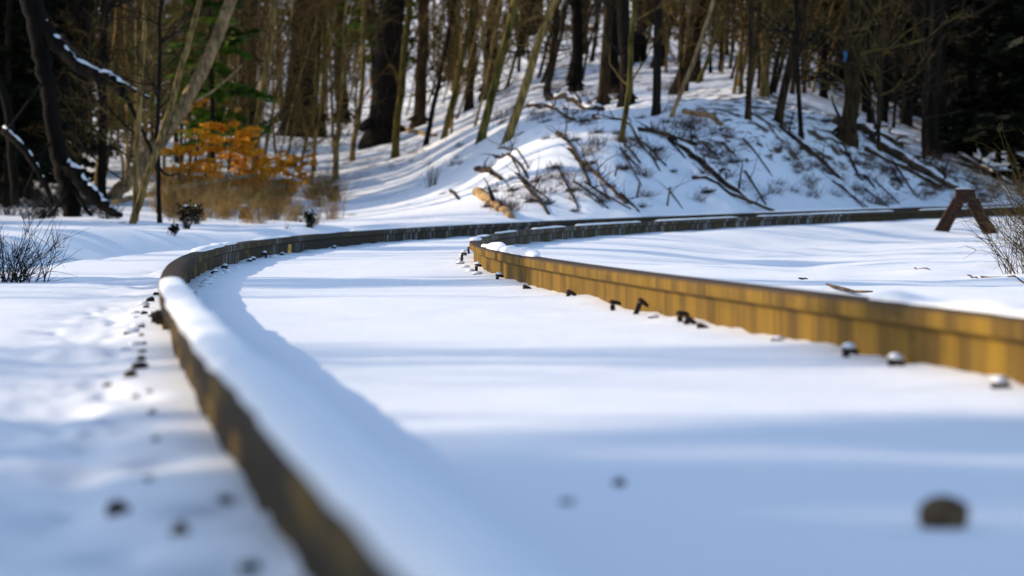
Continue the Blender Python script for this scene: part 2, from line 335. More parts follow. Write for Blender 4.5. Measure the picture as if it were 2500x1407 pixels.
# ------------------------------------------------------------------ rails
# profile (lateral, height) of a flat-bottom rail, head on top at z = 0
PROF = [(-.070,-.172),(-.070,-.162),(-.030,-.150),(-.009,-.138),(-.009,-.055),(-.016,-.047),(-.036,-.041),(-.037,-.014),(-.033,-.004),(-.022,0.0),
        (.022,0.0),(.033,-.004),(.037,-.014),(.036,-.041),(.016,-.047),(.009,-.055),(.009,-.138),(.030,-.150),(.070,-.162),(.070,-.172)]
def rail_frame(off):
    X = CX + off*np.cos(TH); Y = CY - off*np.sin(TH); Z = plane_z(X) + (SUP if off < 0 else 0)
    return X, Y, Z
def make_rail(name, off, frost_ranges):
    X, Y, Z = rail_frame(off); m = (Y > -4)
    idx = np.nonzero(m)[0][::2]; n = len(idx); P = np.array(PROF); k = len(P)
    nx = np.cos(TH[idx]); ny = -np.sin(TH[idx])
    wob = .002*vnoise(S[idx]*.8, S[idx]*0, 77+int(off*10))
    V = np.zeros((n, k, 3)); V[...,0] = X[idx,None]+(P[None,:,0]+wob[:,None])*nx[:,None]; V[...,1] = Y[idx,None]+(P[None,:,0]+wob[:,None])*ny[:,None]; V[...,2] = Z[idx,None]+P[None,:,1]
    f = []; pl = np.concatenate([[0], np.cumsum(np.linalg.norm(np.diff(P, axis=0), axis=1))]); uvs = []
    for i in range(n-1):
        for j in range(k-1):
            f.append((i*k+j, (i+1)*k+j, (i+1)*k+j+1, i*k+j+1)); s0, s1 = S[idx[i]], S[idx[i+1]]
            uvs += [(s0,pl[j]),(s1,pl[j]),(s1,pl[j+1]),(s0,pl[j+1])]
    mb = MB(); mb.add(V.reshape(-1,3), f); mb.f.append(tuple(range(k))); mb.f.append(tuple((n-1)*k+j for j in range(k))[::-1])
    o = mb.build('rail_body', M['rail_shaded' if off < 0 else 'rail']); me = o.data; o.name = name
    uvs += [(0,0)]*(2*k); uvl = me.uv_layers.new(name='run'); uvl.data.foreach_set('uv', np.array(uvs).ravel())
    h = me.attributes.new('head', 'FLOAT', 'POINT'); hv = np.zeros((n,k)); hv[:, 8:12] = 1; h.data.foreach_set('value', hv.ravel().astype(np.float32))
    fr = me.attributes.new('frost', 'FLOAT', 'POINT'); fv = np.zeros((n,k))
    for a, b in frost_ranges: fv += (sm((S[idx]-a)/.3)*(1-sm((S[idx]-b)/.3)))[:,None]
    fr.data.foreach_set('value', np.clip(fv,0,1).ravel().astype(np.float32))
    fa = me.attributes.new('far_dark', 'FLOAT', 'POINT'); fa.data.foreach_set('value', np.repeat(.85*sm((S[idx]-29)/7), k).astype(np.float32))  # steel colour darkens along the far track
    md = o.modifiers.new('bevel', 'EDGE_SPLIT'); md.split_angle = math.radians(40)
    return o
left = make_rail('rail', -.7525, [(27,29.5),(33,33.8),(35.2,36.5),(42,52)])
tag(left, 'outer curved rusty rail on the left, crossing the whole bottom half under long snow caps', 'rail')
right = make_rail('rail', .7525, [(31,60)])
tag(right, 'inner curved golden rusty rail entering from the right edge, with bent spikes along its face', 'rail')
def cap(off, s0, s1, h, parent, name='snow_cap', w=.036, seed=0, ragged=.25, shift=0.0):
    X, Y, Z = rail_frame(off); step = .03 if s1-s0 < 4 else .05
    ss = np.arange(s0, s1, step); n = len(ss)
    x = np.interp(ss, S, X); y = np.interp(ss, S, Y); z = np.interp(ss, S, Z); th = np.interp(ss, S, TH)
    en = np.minimum(1, np.sqrt(np.clip(np.minimum(ss-s0, s1-ss)/min(.25,(s1-s0)*.4), .0, 1)))
    hh = h*en*(1+ragged*2*fbm(ss*1.6, ss*0+seed, seed+50, 3))+.0008
    a = np.linspace(0, math.pi, 11); V = np.zeros((n, 11, 3))
    for i in range(n):
        ws = w*(.35+.65*en[i])*(1+.16*ragged*4*float(vnoise(ss[i]*5, seed, seed+60)))
        la = -np.cos(a)*ws + shift + .008*ragged*4*float(vnoise(ss[i]*2.3, seed, seed+61)); ht = np.sin(a)**.65*hh[i]
        V[i,:,0] = x[i]+la*math.cos(th[i]); V[i,:,1] = y[i]-la*math.sin(th[i]); V[i,:,2] = z[i]+.0006+ht
    f = [(i*11+j, (i+1)*11+j, (i+1)*11+j+1, i*11+j+1) for i in range(n-1) for j in range(10)]
    f += [tuple(range(11)), tuple((n-1)*11+j for j in range(11))[::-1]]
    return MB().add(V.reshape(-1,3), f).build(name, M['snow'], parent)
def s_of(px, off):
    X, Y, Z = rail_frame(off); m = Y > 2; u = 1250+F*X/np.maximum(Y,.1)
    return u, Y, m
cap(-.7525, -3.0, 13.3, .022, left, seed=1, ragged=.22)
cap(-.7525, 23.6, 27.2, .020, left, seed=2); cap(-.7525, 27.6, 29.0, .012, left, seed=3, w=.03)
for k_, (a, b, hh) in enumerate([(31.6,35.0,.010),(37.5,38.9,.006),(40.2,43.4,.014),(44.0,47.5,.012),(48.2,51.5,.014),(52.2,56.2,.012),(57.1,60,.014),(60.8,66,.012),(67,73,.012),(73.5,80,.012)]):
    cap(-.7525, a, b, hh, left, seed=10+k_, w=.033)
cap(.7525, -4, 10.1, .017, right, seed=30, w=.037, ragged=.5)
cap(.7525, 19.8, 24.4, .028, right, seed=31, w=.034, shift=.006); cap(.7525, 24.7, 25.5, .012, right, seed=32, w=.024)
cap(.7525, 29.6, 31.2, .018, right, seed=33)
for k_, (a, b, hh) in enumerate([(33,34.4,.008),(36.5,39,.008),(41,44,.010),(45,49.5,.012),(50.5,55,.012),(56,62,.013),(63,70,.013),(71,79,.013)]):
    cap(.7525, a, b, hh, right, seed=40+k_, w=.032)
# yellow paint mark on the outer rail's web
def on_rail(off, s, side, zz):
    X, Y, Z = rail_frame(off); th = np.interp(s, S, TH)
    return Vector((np.interp(s,S,X)+side*math.cos(th), np.interp(s,S,Y)-side*math.sin(th), np.interp(s,S,Z)+zz)), th
M['yellow'] = mat('yellow_paint', (.75,.42,.02), .6)
p_, th_ = on_rail(-.7525, 34.9, .0105, -.095)
b = MB(); 
for (y0,y1,z0,z1) in [(-.17,.14,-.036,.03),(-.12,.16,-.01,.038)]:
    b.add([(0,y0,z0),(.0012,y0,z0),(.0012,y1,z0+.004),(0,y1,z0+.004),(0,y0+.02,z1),(.0012,y0+.02,z1),(.0012,y1,z1-.006),(0,y1,z1-.006)], [(0,3,2,1),(4,5,6,7),(0,1,5,4),(1,2,6,5),(2,3,7,6),(3,0,4,7)])
o = b.build('paint_mark', M['yellow'], left, smooth=False); o.location = p_; o.rotation_euler = (0,0,-th_)
# joint bars with bolts
def joint_bar(off, s, side, parent):
    p, th = on_rail(off, s, side*.012, -.098); b = MB()
    L_ = .42; prof = [(0,-.034),(.016,-.034),(.012,-.012),(.012,.012),(.016,.030),(0,.034)]
    V = [(x*side, y, z) for y in (-L_, L_) for x, z in prof]; n = 6
    b.add(V, [tuple(range(n)), tuple(range(n,2*n))[::-1]]+[(i,(i+1)%n,(i+1)%n+n,i+n) for i in range(n)])
    o = b.build('joint_bar', M['rail'], parent, smooth=False); o.location = p; o.rotation_euler = (0,0,-th)
    uvl = o.data.uv_layers.new(name='run')
    for k in range(4):
        bb = MB(); bb.tube([(.010*side,-.3+.2*k,0),(.034*side,-.3+.2*k,0)], [.017,.015], 6); bb.tube([(.034*side,-.3+.2*k,0),(.046*side,-.3+.2*k,0)], [.009,.009], 8)
        bb.build('bolt', M['spike'], o, smooth=False)
joint_bar(-.7525, 13.4, -1, left)
# ------------------------------------------------------------------ track spikes
def snow_blob(r, h, parent, loc, name='snow_cap', seed=0):
    b = MB(); n, k = 7, 12; V = []; f = []
    for i in range(n):
        a = i/(n-1)*math.pi/2
        for j in range(k):
            t = j*2*math.pi/k; rr = r*math.cos(a)*(1+.12*math.sin(3*t+seed)+.08*math.sin(5*t+2*seed))
            V.append((rr*math.cos(t), rr*math.sin(t), h*math.sin(a)**.9))
    for i in range(n-1):
        for j in range(k): f.append((i*k+j, i*k+(j+1)%k, (i+1)*k+(j+1)%k, (i+1)*k+j))
    f.append(tuple(range(k))[::-1]); b.add(V, f)
    return b.build(name, M['snow'], parent, loc=loc)
def spike(px, py, off, side, hgt, lean, snow, label, scale=.78, dist=.085):
    g = hit(px, py); s, q = sq([g.x], [g.y]); p, th = on_rail(off, float(s[0]), side*dist, 0); 
    gz = float(ground_z(np.array([p.x]), np.array([p.y]))[0])
    root = empty('rail_spike', (p.x, p.y, gz)); tag(root, label, 'spike', 'raised track spikes beside the rails')
    root.rotation_euler = (0, lean, -th if side < 0 else -th+math.pi)
    w = .0095*scale; b = MB(); hh = hgt
    lv = [(-.06,.004,w),(0,0,w),(hh*.6,0,w),(hh-.010,0,w*1.15)]
    V = []; 
    for z, x, r in lv: V += [(x-r,-r,z),(x+r,-r,z),(x+r,r,z),(x-r,r,z)]
    f = [(0,3,2,1)]; 
    for i in range(3): f += [(i*4+j, i*4+(j+1)%4, i*4+4+(j+1)%4, i*4+4+j) for j in range(4)]
    f.append((12,13,14,15)); b.add(V, f); b.build('shaft', M['spike'], root, smooth=False)
    # head overhanging towards the rail (+x), domed
    hb = MB(); V = []; f = []; rings = [(0,.75),(.006,1.0),(.013,.92),(.019,.55)]
    for z, r in rings:
        for j in range(10):
            t = j*2*math.pi/10; V.append((.012*scale+math.cos(t)*.026*r*scale, math.sin(t)*.018*r*scale, hh-.011+z*scale-.004*math.cos(t)))
    for i in range(3): f += [(i*10+j, i*10+(j+1)%10, (i+1)*10+(j+1)%10, (i+1)*10+j) for j in range(10)]
    f += [tuple(range(10))[::-1], tuple(30+j for j in range(10))]; hb.add(V, f); hb.build('spike_head', M['spike'], root)
    if snow: snow_blob(.021*scale, .013*scale*snow, root, (.010*scale, 0, hh+.001*scale), seed=px)
    return root
for a in [
 (1180,668,.7525,-1,.048,.0,1.2,'snow capped track spike at the bend of the inner rail, its shaft bare'),
 (1237,684,.7525,-1,.022,.0,1.1,'snow capped track spike under the orange rust streak of the inner rail'),
 (1136,640,.7525,-1,.055,.05,1,'dark snow topped spike left of the inner rail where it bends away'),
 (1133,622,.7525,-1,.05,-.05,1,'farthest dark spike left of the inner rail bend, under snow lumps'),
 (1300,706,.7525,-1,.010,.1,0,'low dark spike head just past the white joint line of the inner rail'),
 (1408,724,.7525,-1,.018,.15,0,'flat bare spike head where the inner rail turns from shade to gold'),
 (1568,760,.7525,-1,.030,-.1,0,'bare hooked spike standing just before the tallest bent spike'),
 (1598,766,.7525,-1,.046,.35,0,'tallest bare spike, bent over towards the golden rail face'),
 (1632,775,.7525,-1,.004,.1,.9,'snow buried spike just right of the tallest bent spike'),
 (1728,788,.7525,-1,.026,-.15,0,'bare spike leaning away from the rail, first of the cluster of three'),
 (1748,793,.7525,-1,.018,.3,0,'bare tilted spike in the middle of the cluster of three'),
 (1790,800,.7525,-1,.008,.1,0,'low bare spike, last of the cluster of three at the golden rail'),
 (1928,832,.7525,-1,.004,.1,.8,'small snow covered spike on the long golden stretch of rail'),
 (2098,872,.7525,-1,.018,.0,1.2,'large snow capped spike in the blurred near part of the inner rail'),
 (2168,896,.7525,-1,.014,.1,1.3,'snow capped spike paired with and nearer than the large capped one'),
 (2432,950,.7525,-1,.010,.0,1.3,'nearest snow capped spike by the right edge of the photo'),
 (630,630,-.7525,1,.035,.0,1.3,'tallest snow capped spike inside the far bend of the outer rail'),
 (621,637,-.7525,1,.016,.0,1.1,'small snow capped spike crowding the tallest one in the bend'),
 (600,640,-.7525,1,.010,.0,1.2,'low snow covered spike left of the pair in the bend'),
 (548,660,-.7525,1,.022,.0,1.3,'snow capped black spike alone in the shade inside the outer rail'),
 (534,668,-.7525,1,.008,.0,1.2,'small snowy spike nearer than the lone capped spike in shade'),
 (490,728,-.7525,1,.020,.5,.3,'fallen black spike beside the end of the long snow cap'),
 (661,622,-.7525,1,.012,.0,1.2,'snowy spike between the bend cluster and the yellow paint mark'),
 (696,611,-.7525,1,.018,.0,1.2,'snow topped spike just left of the yellow paint mark')]:
    spike(*a)
# ------------------------------------------------------------------ stones
def stone(name, p, r, seed, m, label, group=None, snow=0, flat=.7, cat='stone', yaw=0):
    b = MB(); n, k = 7, 10; V = []; f = []
    for i in range(n):
        a = -math.pi/2+(i+.001)/(n-1+.002)*math.pi
        for j in range(k):
            t = j*2*math.pi/k; d = np.array([math.cos(a)*math.cos(t), math.cos(a)*math.sin(t), math.sin(a)])
            rr = r*(1+.45*float(fbm(np.array([d[0]*1.3+seed*3.1+d[2]]), np.array([d[1]*1.3-seed*1.7]), seed, 2)[0]))
            V.append((d[0]*rr, d[1]*rr*.85, d[2]*rr*flat))
    for i in range(n-1):
        for j in range(k): f.append((i*k+j, i*k+(j+1)%k, (i+1)*k+(j+1)%k, (i+1)*k+j))
    f += [tuple(range(k))[::-1], tuple((n-1)*k+j for j in range(k))]
    o = b.add(V, f).build(name, m, None, smooth=False, loc=(p.x, p.y, p.z+r*flat*(.55 if 'large blurred' in label else .15))); o.rotation_euler = (0, 0, yaw)
    tag(o, label, cat, group)
    if snow: snow_blob(r*.92, r*snow, o, (0,0,r*flat*.55), seed=seed)
    return o
for i, (x, y, w, m, snow, lb) in enumerate([
 (290,1256,70,'stone',0,'blurred dark ballast stone alone in the blue shade near the bottom left'),
 (442,1306,66,'brownstone',0,'grey brown ballast stone between the dark stone and the near rail'),
 (2302,1290,125,'brownstone',0,'large blurred brown stone poking through snow at the bottom right'),
 (1513,1188,38,'stone',0,'small dark stone alone in the middle of the near snow'),
 (1385,1232,40,'stone',.5,'half buried grey stone left of the small dark stone'),
 (552,1232,40,'stone',0,'dark stone tucked against the outer face of the near rail'),
 (605,1392,70,'stone',.4,'stone nearest the camera against the outer side of the rail'),
 (342,902,44,'stone',0,'black ballast lump in the line of stones left of the outer rail'),
 (318,922,40,'brownstone',0,'brown ballast lump, the lowest of the line left of the outer rail'),
 (348,862,22,'stone',.3,'small black lump above the black ballast lump left of the rail'),
 (350,842,18,'stone',.5,'small snow topped lump in the middle of the stone line'),
 (357,752,20,'brownstone',.3,'reddish brown lump below the dark joint bar, left of the rail'),
 (366,738,26,'stone',0,'black stone just below the dark joint bar, left of the rail'),
 (380,722,18,'stone',0,'upright dark stone touching the outer rail by the snow cap end'),
 (330,975,20,'stone',.4,'snowy lump below the line of stones in blue shade'),
 (345,800,20,'stone',.7,'snow covered lump halfway along the line of stones'),
 (370,775,20,'stone',.7,'snow covered lump beside the outer rail below the brown lump'),
 (352,768,18,'stone',0,'small dark lump left of the snow covered lump below the brown one'),(346,822,16,'stone',0,'tiny dark lump above the small snow topped lump'),(344,880,26,'stone',0,'dark lump squeezed right above the black ballast lump'),(330,898,22,'brownstone',.2,'brown lump touching the left side of the black ballast lump'),
 (262,945,24,'stone',.5,'bluish lump standing off left of the stone line'),(372,1010,22,'stone',.5,'faint lump near the rail halfway down the shaded strip'),(380,1075,24,'stone',.6,'faint snow covered lump below the one halfway down the shaded strip'),(362,1175,26,'stone',.6,'faint lump above the grey brown stone by the near rail'),(365,960,18,'stone',.2,'small dark lump right of the snowy lump below the stone line')]):
    p = hit(x, y); stone('ballast_stone', p, w/2*p.y/F, i+3, M[m], lb, 'ballast stones poking through the snow', snow, .8, yaw=i*1.3)
k = 0
for (u0, v0, u1, v1, n, lb) in [(455,700,600,645,22,'snow covered ballast lump in the shade inside the outer rail'),
                            (640,628,770,598,14,'snow covered ballast lump inside the far bend of the outer rail'),
                            (1138,612,1185,668,16,'snow covered ballast lump by the spikes at the inner rail bend'),
                            (372,745,338,860,10,'snow covered ballast lump in the line left of the outer rail')]:
    for i in range(n):
        t = random.random(); k += 1
        p = hit(u0+(u1-u0)*t+random.uniform(-9,9), v0+(v1-v0)*t+random.uniform(-2,4)); s_, q_ = sq([p.x],[p.y])
        q = float(q_[0]); q = -.83-random.random()*.06 if q < -.76 else (min(max(q,-.66),-.45) if q < 0 else min(q,.655)); r = random.uniform(.014,.028)
        thh = float(np.interp(s_[0], S, TH)); x = float(np.interp(s_[0],S,CX))+q*math.cos(thh); y = float(np.interp(s_[0],S,CY))-q*math.sin(thh)
        z = float(ground_z(np.array([x]), np.array([y]))[0])
        stone('ballast_stone', Vector((x,y,z-.010)), r, 40+k, M['stone'], lb, lb.replace('lump','lumps'), .5, .6, yaw=k)
# ------------------------------------------------------------------ A-shaped rail rest
def beam(P0, P1, w, d, jit=0):
    P0 = Vector(P0); P1 = Vector(P1); ax = (P1-P0).normalized(); yv = Vector((0,1,0)); xv = ax.cross(yv).normalized()
    V = []; f = []; n = 7
    for i in range(n):
        c = P0.lerp(P1, i/(n-1)); r = random.Random(i*7+int(w*1e3))
        for a, b in ((-1,-1),(1,-1),(1,1),(-1,1)): V.append(tuple(c + xv*a*w*(1+r.uniform(-jit,jit)) + yv*b*d))
    for i in range(n-1): f += [(i*4+j, i*4+(j+1)%4, i*4+4+(j+1)%4, i*4+4+j) for j in range(4)]
    f += [(3,2,1,0), tuple(n*4-4+j for j in range(4))]
    return V, f
gA = hit(2352, 570, 30); YA = gA.y; sc = YA/F
gzl = hit(2288, 572, 30)
A = empty('rail_rest', (gA.x, YA, gA.z)); tag(A, 'rusty A-shaped steel rail rest standing alone in the snow by the right edge', 'rail rest')
def loc2(px, py): v = at(px, py, YA); return (v.x-gA.x, 0, v.z-gA.z)
for (a, b) in (((2284,590),(2340,492)),((2430,590),(2374,492))):
    V, f = beam(loc2(*a), loc2(*b), 15.5*sc, .045, .06); MB().add(V, f).build('leg', M['rust'], A, smooth=False)
    # raised web along the leg
    V, f = beam(loc2(a[0],a[1]), loc2(b[0],b[1]), 6*sc, .06, .05); MB().add(V, f).build('leg_web', M['rust'], A, smooth=False)
b = MB(); x0,_,z0 = loc2(2330,497); x1,_,z1 = loc2(2383,461)
xa = x0; xb = x1
V = [(xa-.008,-.075,z0),(xb+.008,-.075,z0),(xb+.008,.075,z0),(xa-.008,.075,z0),(xa+.02,-.07,z1-.03),(xb-.02,-.07,z1-.03),(xb-.02,.07,z1-.03),(xa+.02,.07,z1-.03)]
b.add(V, [(0,3,2,1),(4,5,6,7)]+[(j,(j+1)%4,(j+1)%4+4,j+4) for j in range(4)]); b.build('head_block', M['rust'], A, smooth=False)
b = MB(); V = [(x+dx, y, z) for z in (z1-.03, z1-.005) for (x, dx, y) in ((xa,-.004,-.085),(xb,.004,-.085),(xb,.004,.085),(xa,-.004,.085))]
b.add(V, [(0,3,2,1),(4,5,6,7)]+[(j,(j+1)%4,(j+1)%4+4,j+4) for j in range(4)]); hp = b.build('top_plate', M['rust'], A, smooth=False)
sb = MB(); n = 9; Pp = np.array([(xa+(xb-xa)*(k+.5)/n, .0, z1-.004+.003*math.sin(k*1.7)) for k in range(n)]); sb.tube(Pp, [.006,.012,.015,.013,.017,.014,.016,.012,.006], 7); sb.build('snow_strip', M['snow'], hp)
for (bx_, bz_) in ((.3,.30),(.7,.30),(.3,.65),(.7,.65)):
    bb = MB(); x_ = xa+(xb-xa)*bx_; z_ = z0+(z1-z0)*bz_; bb.tube([(x_,-.070,z_),(x_,-.088,z_)], [.011,.009], 6); bb.build('bolt', M['spike'], A, smooth=False)
# ------------------------------------------------------------------ trees
def wiggle(P0, D, L, n, amp, seed, up=0):
    r = np.random.default_rng(seed); D = np.array(D, float); D /= np.linalg.norm(D); P = [np.array(P0, float)]; st = L/n
    for i in range(n):
        D = D + r.normal(size=3)*amp; D[2] += up; D /= np.linalg.norm(D); P.append(P[-1]+D*st)
    return np.array(P)
def add_branches(mb, TP, TR, n, z0, z1, lmin, lmax, seed, up=.12, subs=4, side=3, rad=.28, el=(.2,1.0), twig=True):
    r = np.random.default_rng(seed); zs = TP[:,2]; base = zs[0]
    for i in range(n):
        z = base+z0+(z1-z0)*r.random()**.9; c = np.array([np.interp(z, zs, TP[:,0]), np.interp(z, zs, TP[:,1]), z])
        tr = float(np.interp(z, zs, TR)); a = r.random()*2*math.pi; e = r.uniform(*el); L = r.uniform(lmin, lmax)*(1-.4*(z-base-z0)/(z1-z0+.1))
        D = (math.cos(a)*math.cos(e), math.sin(a)*math.cos(e), math.sin(e)); br = min(tr*rad*1.6, .006+L*.012)
        P = wiggle(c, D, L, 7, .16, int(r.integers(1e9)), up*.4); R = np.linspace(br, br*.25, len(P)); mb.tube(P, R, side, False)
        for k in range(subs):
            t = r.uniform(.25,.95); j = min(int(t*7), 6); q = P[j]; d = P[j+1]-P[j]; d = d/np.linalg.norm(d)+r.normal(size=3)*.55; l2 = L*r.uniform(.2,.5)
            Q = wiggle(q, d, l2, 4, .2, int(r.integers(1e9)), up*.3); mb.tube(Q, np.linspace(br*.55, br*.18, len(Q)), 3, False)
            if twig:
                for m_ in range(2):
                    jj = r.integers(1,4); d3 = Q[jj+1]-Q[jj]; d3 = d3/np.linalg.norm(d3)+r.normal(size=3)*.6
                    mb.tube(wiggle(Q[jj], d3, l2*.45, 3, .2, int(r.integers(1e9)), .02), np.linspace(br*.3, br*.12, 4), 3, False)
def tree_mesh(H, r0, lean, seed, bark, twigm, nb, z0, wig=.02, sides=9, flare=1.5, lens=(.8,2.2), root=None, subs=4, name='tree', curve=0):
    r = np.random.default_rng(seed); n = 22
    t = np.linspace(0, 1, n+1); zz = H*t
    x = lean[0]*zz + np.cumsum(r.normal(size=n+1))*wig*H/n*1.6 + curve*zz**2*.01; y = lean[1]*zz + np.cumsum(r.normal(size=n+1))*wig*H/n*1.6
    x -= x[0]; y -= y[0]; P = np.c_[x, y, zz]
    P = np.vstack([[[0-lean[0]*.4, 0, -.4]], P[:1], [[P[1,0]*.3, P[1,1]*.3, .12+r0*.8]], P[1:]])
    T = np.concatenate([[0,0,.02], t[1:]]); R = r0*(1-.72*T); R[0] *= flare; R[1] *= flare
    root = root or empty(name); b = MB(); b.tube(P, R, sides)
    if flare > 1.3:       # root buttresses
        for k in range(5):
            a = k*1.257+r.random(); d = np.array([math.cos(a), math.sin(a), -.55])
            b.tube(np.array([[0,0,r0*1.9]])+d*np.array([0,.6,1.1,1.6])[:,None]*r0*1.15, np.array([.5,.42,.28,.12])*r0*.9, 6, False)
    b.build('trunk', bark, root)
    c = MB(); add_branches(c, P[1:], R[1:], nb, z0, H*.97, lens[0], lens[1], seed+1, subs=subs)
    c.build('crown', twigm, root)
    return root
def copy_tree(src):
    r = src.copy(); col.objects.link(r)
    for c in src.children:
        d = c.copy(); col.objects.link(d); d.parent = r
        for g in c.children:
            e = g.copy(); col.objects.link(e); e.parent = d
    return r
# ------------------------------------------------------------------ evergreens
def evergreen(H, r0, seed, z0, spread, nb, leaf, per, mn, name='hemlock_tree', zpow=1, droop=-.10):
    r = np.random.default_rng(seed); root = empty(name); b = MB(); P = wiggle((0,0,-.2), (0,0,1), H+.2, 16, .012, seed); b.tube(P, np.linspace(r0, r0*.15, 17), 8); b.build('trunk', M['bark_dark'], root)
    c = MB(); C = []; Un = []; Wn = []
    for i in range(nb):
        z = z0+(H-z0)*r.random()**zpow; a = r.random()*6.283; L = spread*(1-.75*(z-z0)/(H-z0))*r.uniform(.6,1.1)
        Q = wiggle((np.interp(z,P[:,2],P[:,0]), np.interp(z,P[:,2],P[:,1]), z), (math.cos(a), math.sin(a), r.uniform(-.1,.25)), L, 6, .08, int(r.integers(1e9)), droop*.4); c.tube(Q, np.linspace(.012*H/6,.003,7), 3, False)
        n = int(per*L/spread); t = r.uniform(.15,1,n)**.8; j = np.minimum((t*6).astype(int),5); fr = t*6-j
        B_ = Q[j]*(1-fr[:,None])+Q[j+1]*fr[:,None]; d = Q[j+1]-Q[j]; d /= np.linalg.norm(d,axis=1)[:,None]; sd = np.cross(d,[0,0,1]); sd /= np.linalg.norm(sd,axis=1)[:,None]+1e-6
        off = r.normal(size=n)*.22*L*(1.15-t); ce = B_+sd*off[:,None]+d*(abs(off)*.5)[:,None]; ce[:,2] += r.normal(size=n)*.03*H/6-abs(off)*.25
        dir_ = sd*np.sign(off)[:,None]+d*r.uniform(.3,1,n)[:,None]+r.normal(size=(n,3))*.25; dir_ /= np.linalg.norm(dir_,axis=1)[:,None]
        w_ = np.cross(dir_, r.normal(size=(n,3))*.5+np.array([0,0,1.])); w_ /= np.linalg.norm(w_,axis=1)[:,None]
        ls = leaf*r.uniform(.6,1.4,n)[:,None]; C.append(ce); Un.append(dir_*ls); Wn.append(w_*ls*.32)
    c.build('branches', M['twig_dark'], root); f = MB(); f.quads(np.concatenate(C), np.concatenate(Un), np.concatenate(Wn)); f.build('foliage', mn, root, smooth=False)
    return root
def needle_crown(t, H, z0, spread, seed):
    e = evergreen(H, .05, seed, z0, spread, 90, .15, 90, M['needles_dark'])
    for c in list(e.children):
        if c.name.startswith('trunk'): bpy.data.objects.remove(c)
        else: c.parent = t; c.name = 'needle_boughs' if c.name.startswith('foliage') else 'boughs'
    bpy.data.objects.remove(e)
# (base x, base y, x at the top edge, width px, bark, height m, label)
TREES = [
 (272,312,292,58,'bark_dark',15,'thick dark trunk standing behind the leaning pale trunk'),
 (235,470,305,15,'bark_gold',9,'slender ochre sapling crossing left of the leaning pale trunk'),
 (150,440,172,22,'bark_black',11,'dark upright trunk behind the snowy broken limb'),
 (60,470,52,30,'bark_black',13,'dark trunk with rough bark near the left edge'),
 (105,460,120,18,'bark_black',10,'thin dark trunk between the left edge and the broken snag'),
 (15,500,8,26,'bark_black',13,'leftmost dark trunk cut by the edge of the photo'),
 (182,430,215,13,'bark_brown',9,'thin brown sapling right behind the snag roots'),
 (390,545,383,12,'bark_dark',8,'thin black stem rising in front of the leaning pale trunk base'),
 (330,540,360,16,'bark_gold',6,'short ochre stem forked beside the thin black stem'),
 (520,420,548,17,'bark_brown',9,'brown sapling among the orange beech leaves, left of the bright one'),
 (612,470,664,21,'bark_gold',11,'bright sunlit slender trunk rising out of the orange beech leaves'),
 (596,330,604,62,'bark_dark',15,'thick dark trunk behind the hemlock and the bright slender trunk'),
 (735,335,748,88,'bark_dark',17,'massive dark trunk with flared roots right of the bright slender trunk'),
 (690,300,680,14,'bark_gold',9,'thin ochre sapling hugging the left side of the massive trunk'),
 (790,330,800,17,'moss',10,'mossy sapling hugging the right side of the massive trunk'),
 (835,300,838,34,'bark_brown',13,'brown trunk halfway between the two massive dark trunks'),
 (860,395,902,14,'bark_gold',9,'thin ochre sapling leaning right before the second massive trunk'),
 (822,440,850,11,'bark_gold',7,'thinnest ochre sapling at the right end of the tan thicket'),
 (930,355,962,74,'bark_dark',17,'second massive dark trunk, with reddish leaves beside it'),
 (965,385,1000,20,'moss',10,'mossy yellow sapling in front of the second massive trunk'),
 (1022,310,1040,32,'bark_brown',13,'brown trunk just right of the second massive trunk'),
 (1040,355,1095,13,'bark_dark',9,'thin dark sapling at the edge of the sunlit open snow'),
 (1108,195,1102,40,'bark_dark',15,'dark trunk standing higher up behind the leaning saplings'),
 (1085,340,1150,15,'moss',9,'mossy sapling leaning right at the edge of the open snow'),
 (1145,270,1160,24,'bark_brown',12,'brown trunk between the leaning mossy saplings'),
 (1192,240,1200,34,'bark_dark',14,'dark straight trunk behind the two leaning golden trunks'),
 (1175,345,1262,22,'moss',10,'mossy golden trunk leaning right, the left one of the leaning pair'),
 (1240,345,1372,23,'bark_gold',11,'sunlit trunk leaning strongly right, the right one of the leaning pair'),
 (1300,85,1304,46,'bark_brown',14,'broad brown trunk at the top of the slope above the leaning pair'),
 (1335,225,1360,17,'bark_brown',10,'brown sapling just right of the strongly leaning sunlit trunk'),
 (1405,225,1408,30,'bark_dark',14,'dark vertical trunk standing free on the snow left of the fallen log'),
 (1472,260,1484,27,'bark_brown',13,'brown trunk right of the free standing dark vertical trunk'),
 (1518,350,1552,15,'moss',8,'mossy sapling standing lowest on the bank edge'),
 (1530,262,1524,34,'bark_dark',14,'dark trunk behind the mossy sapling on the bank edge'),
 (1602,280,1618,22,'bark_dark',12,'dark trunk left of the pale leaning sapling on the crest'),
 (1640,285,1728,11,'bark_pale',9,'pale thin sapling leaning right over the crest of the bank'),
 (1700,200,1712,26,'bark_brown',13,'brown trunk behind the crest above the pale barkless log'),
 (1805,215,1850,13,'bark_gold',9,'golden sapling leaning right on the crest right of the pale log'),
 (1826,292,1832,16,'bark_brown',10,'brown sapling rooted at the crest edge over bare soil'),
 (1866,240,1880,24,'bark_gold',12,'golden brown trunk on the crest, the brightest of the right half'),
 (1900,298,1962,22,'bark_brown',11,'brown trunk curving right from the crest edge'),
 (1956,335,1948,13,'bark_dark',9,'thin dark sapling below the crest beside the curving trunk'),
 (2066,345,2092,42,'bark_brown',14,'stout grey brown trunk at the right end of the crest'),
 (2010,240,2006,20,'bark_dark',12,'dark trunk in the thicket left of the stout grey brown trunk'),
]
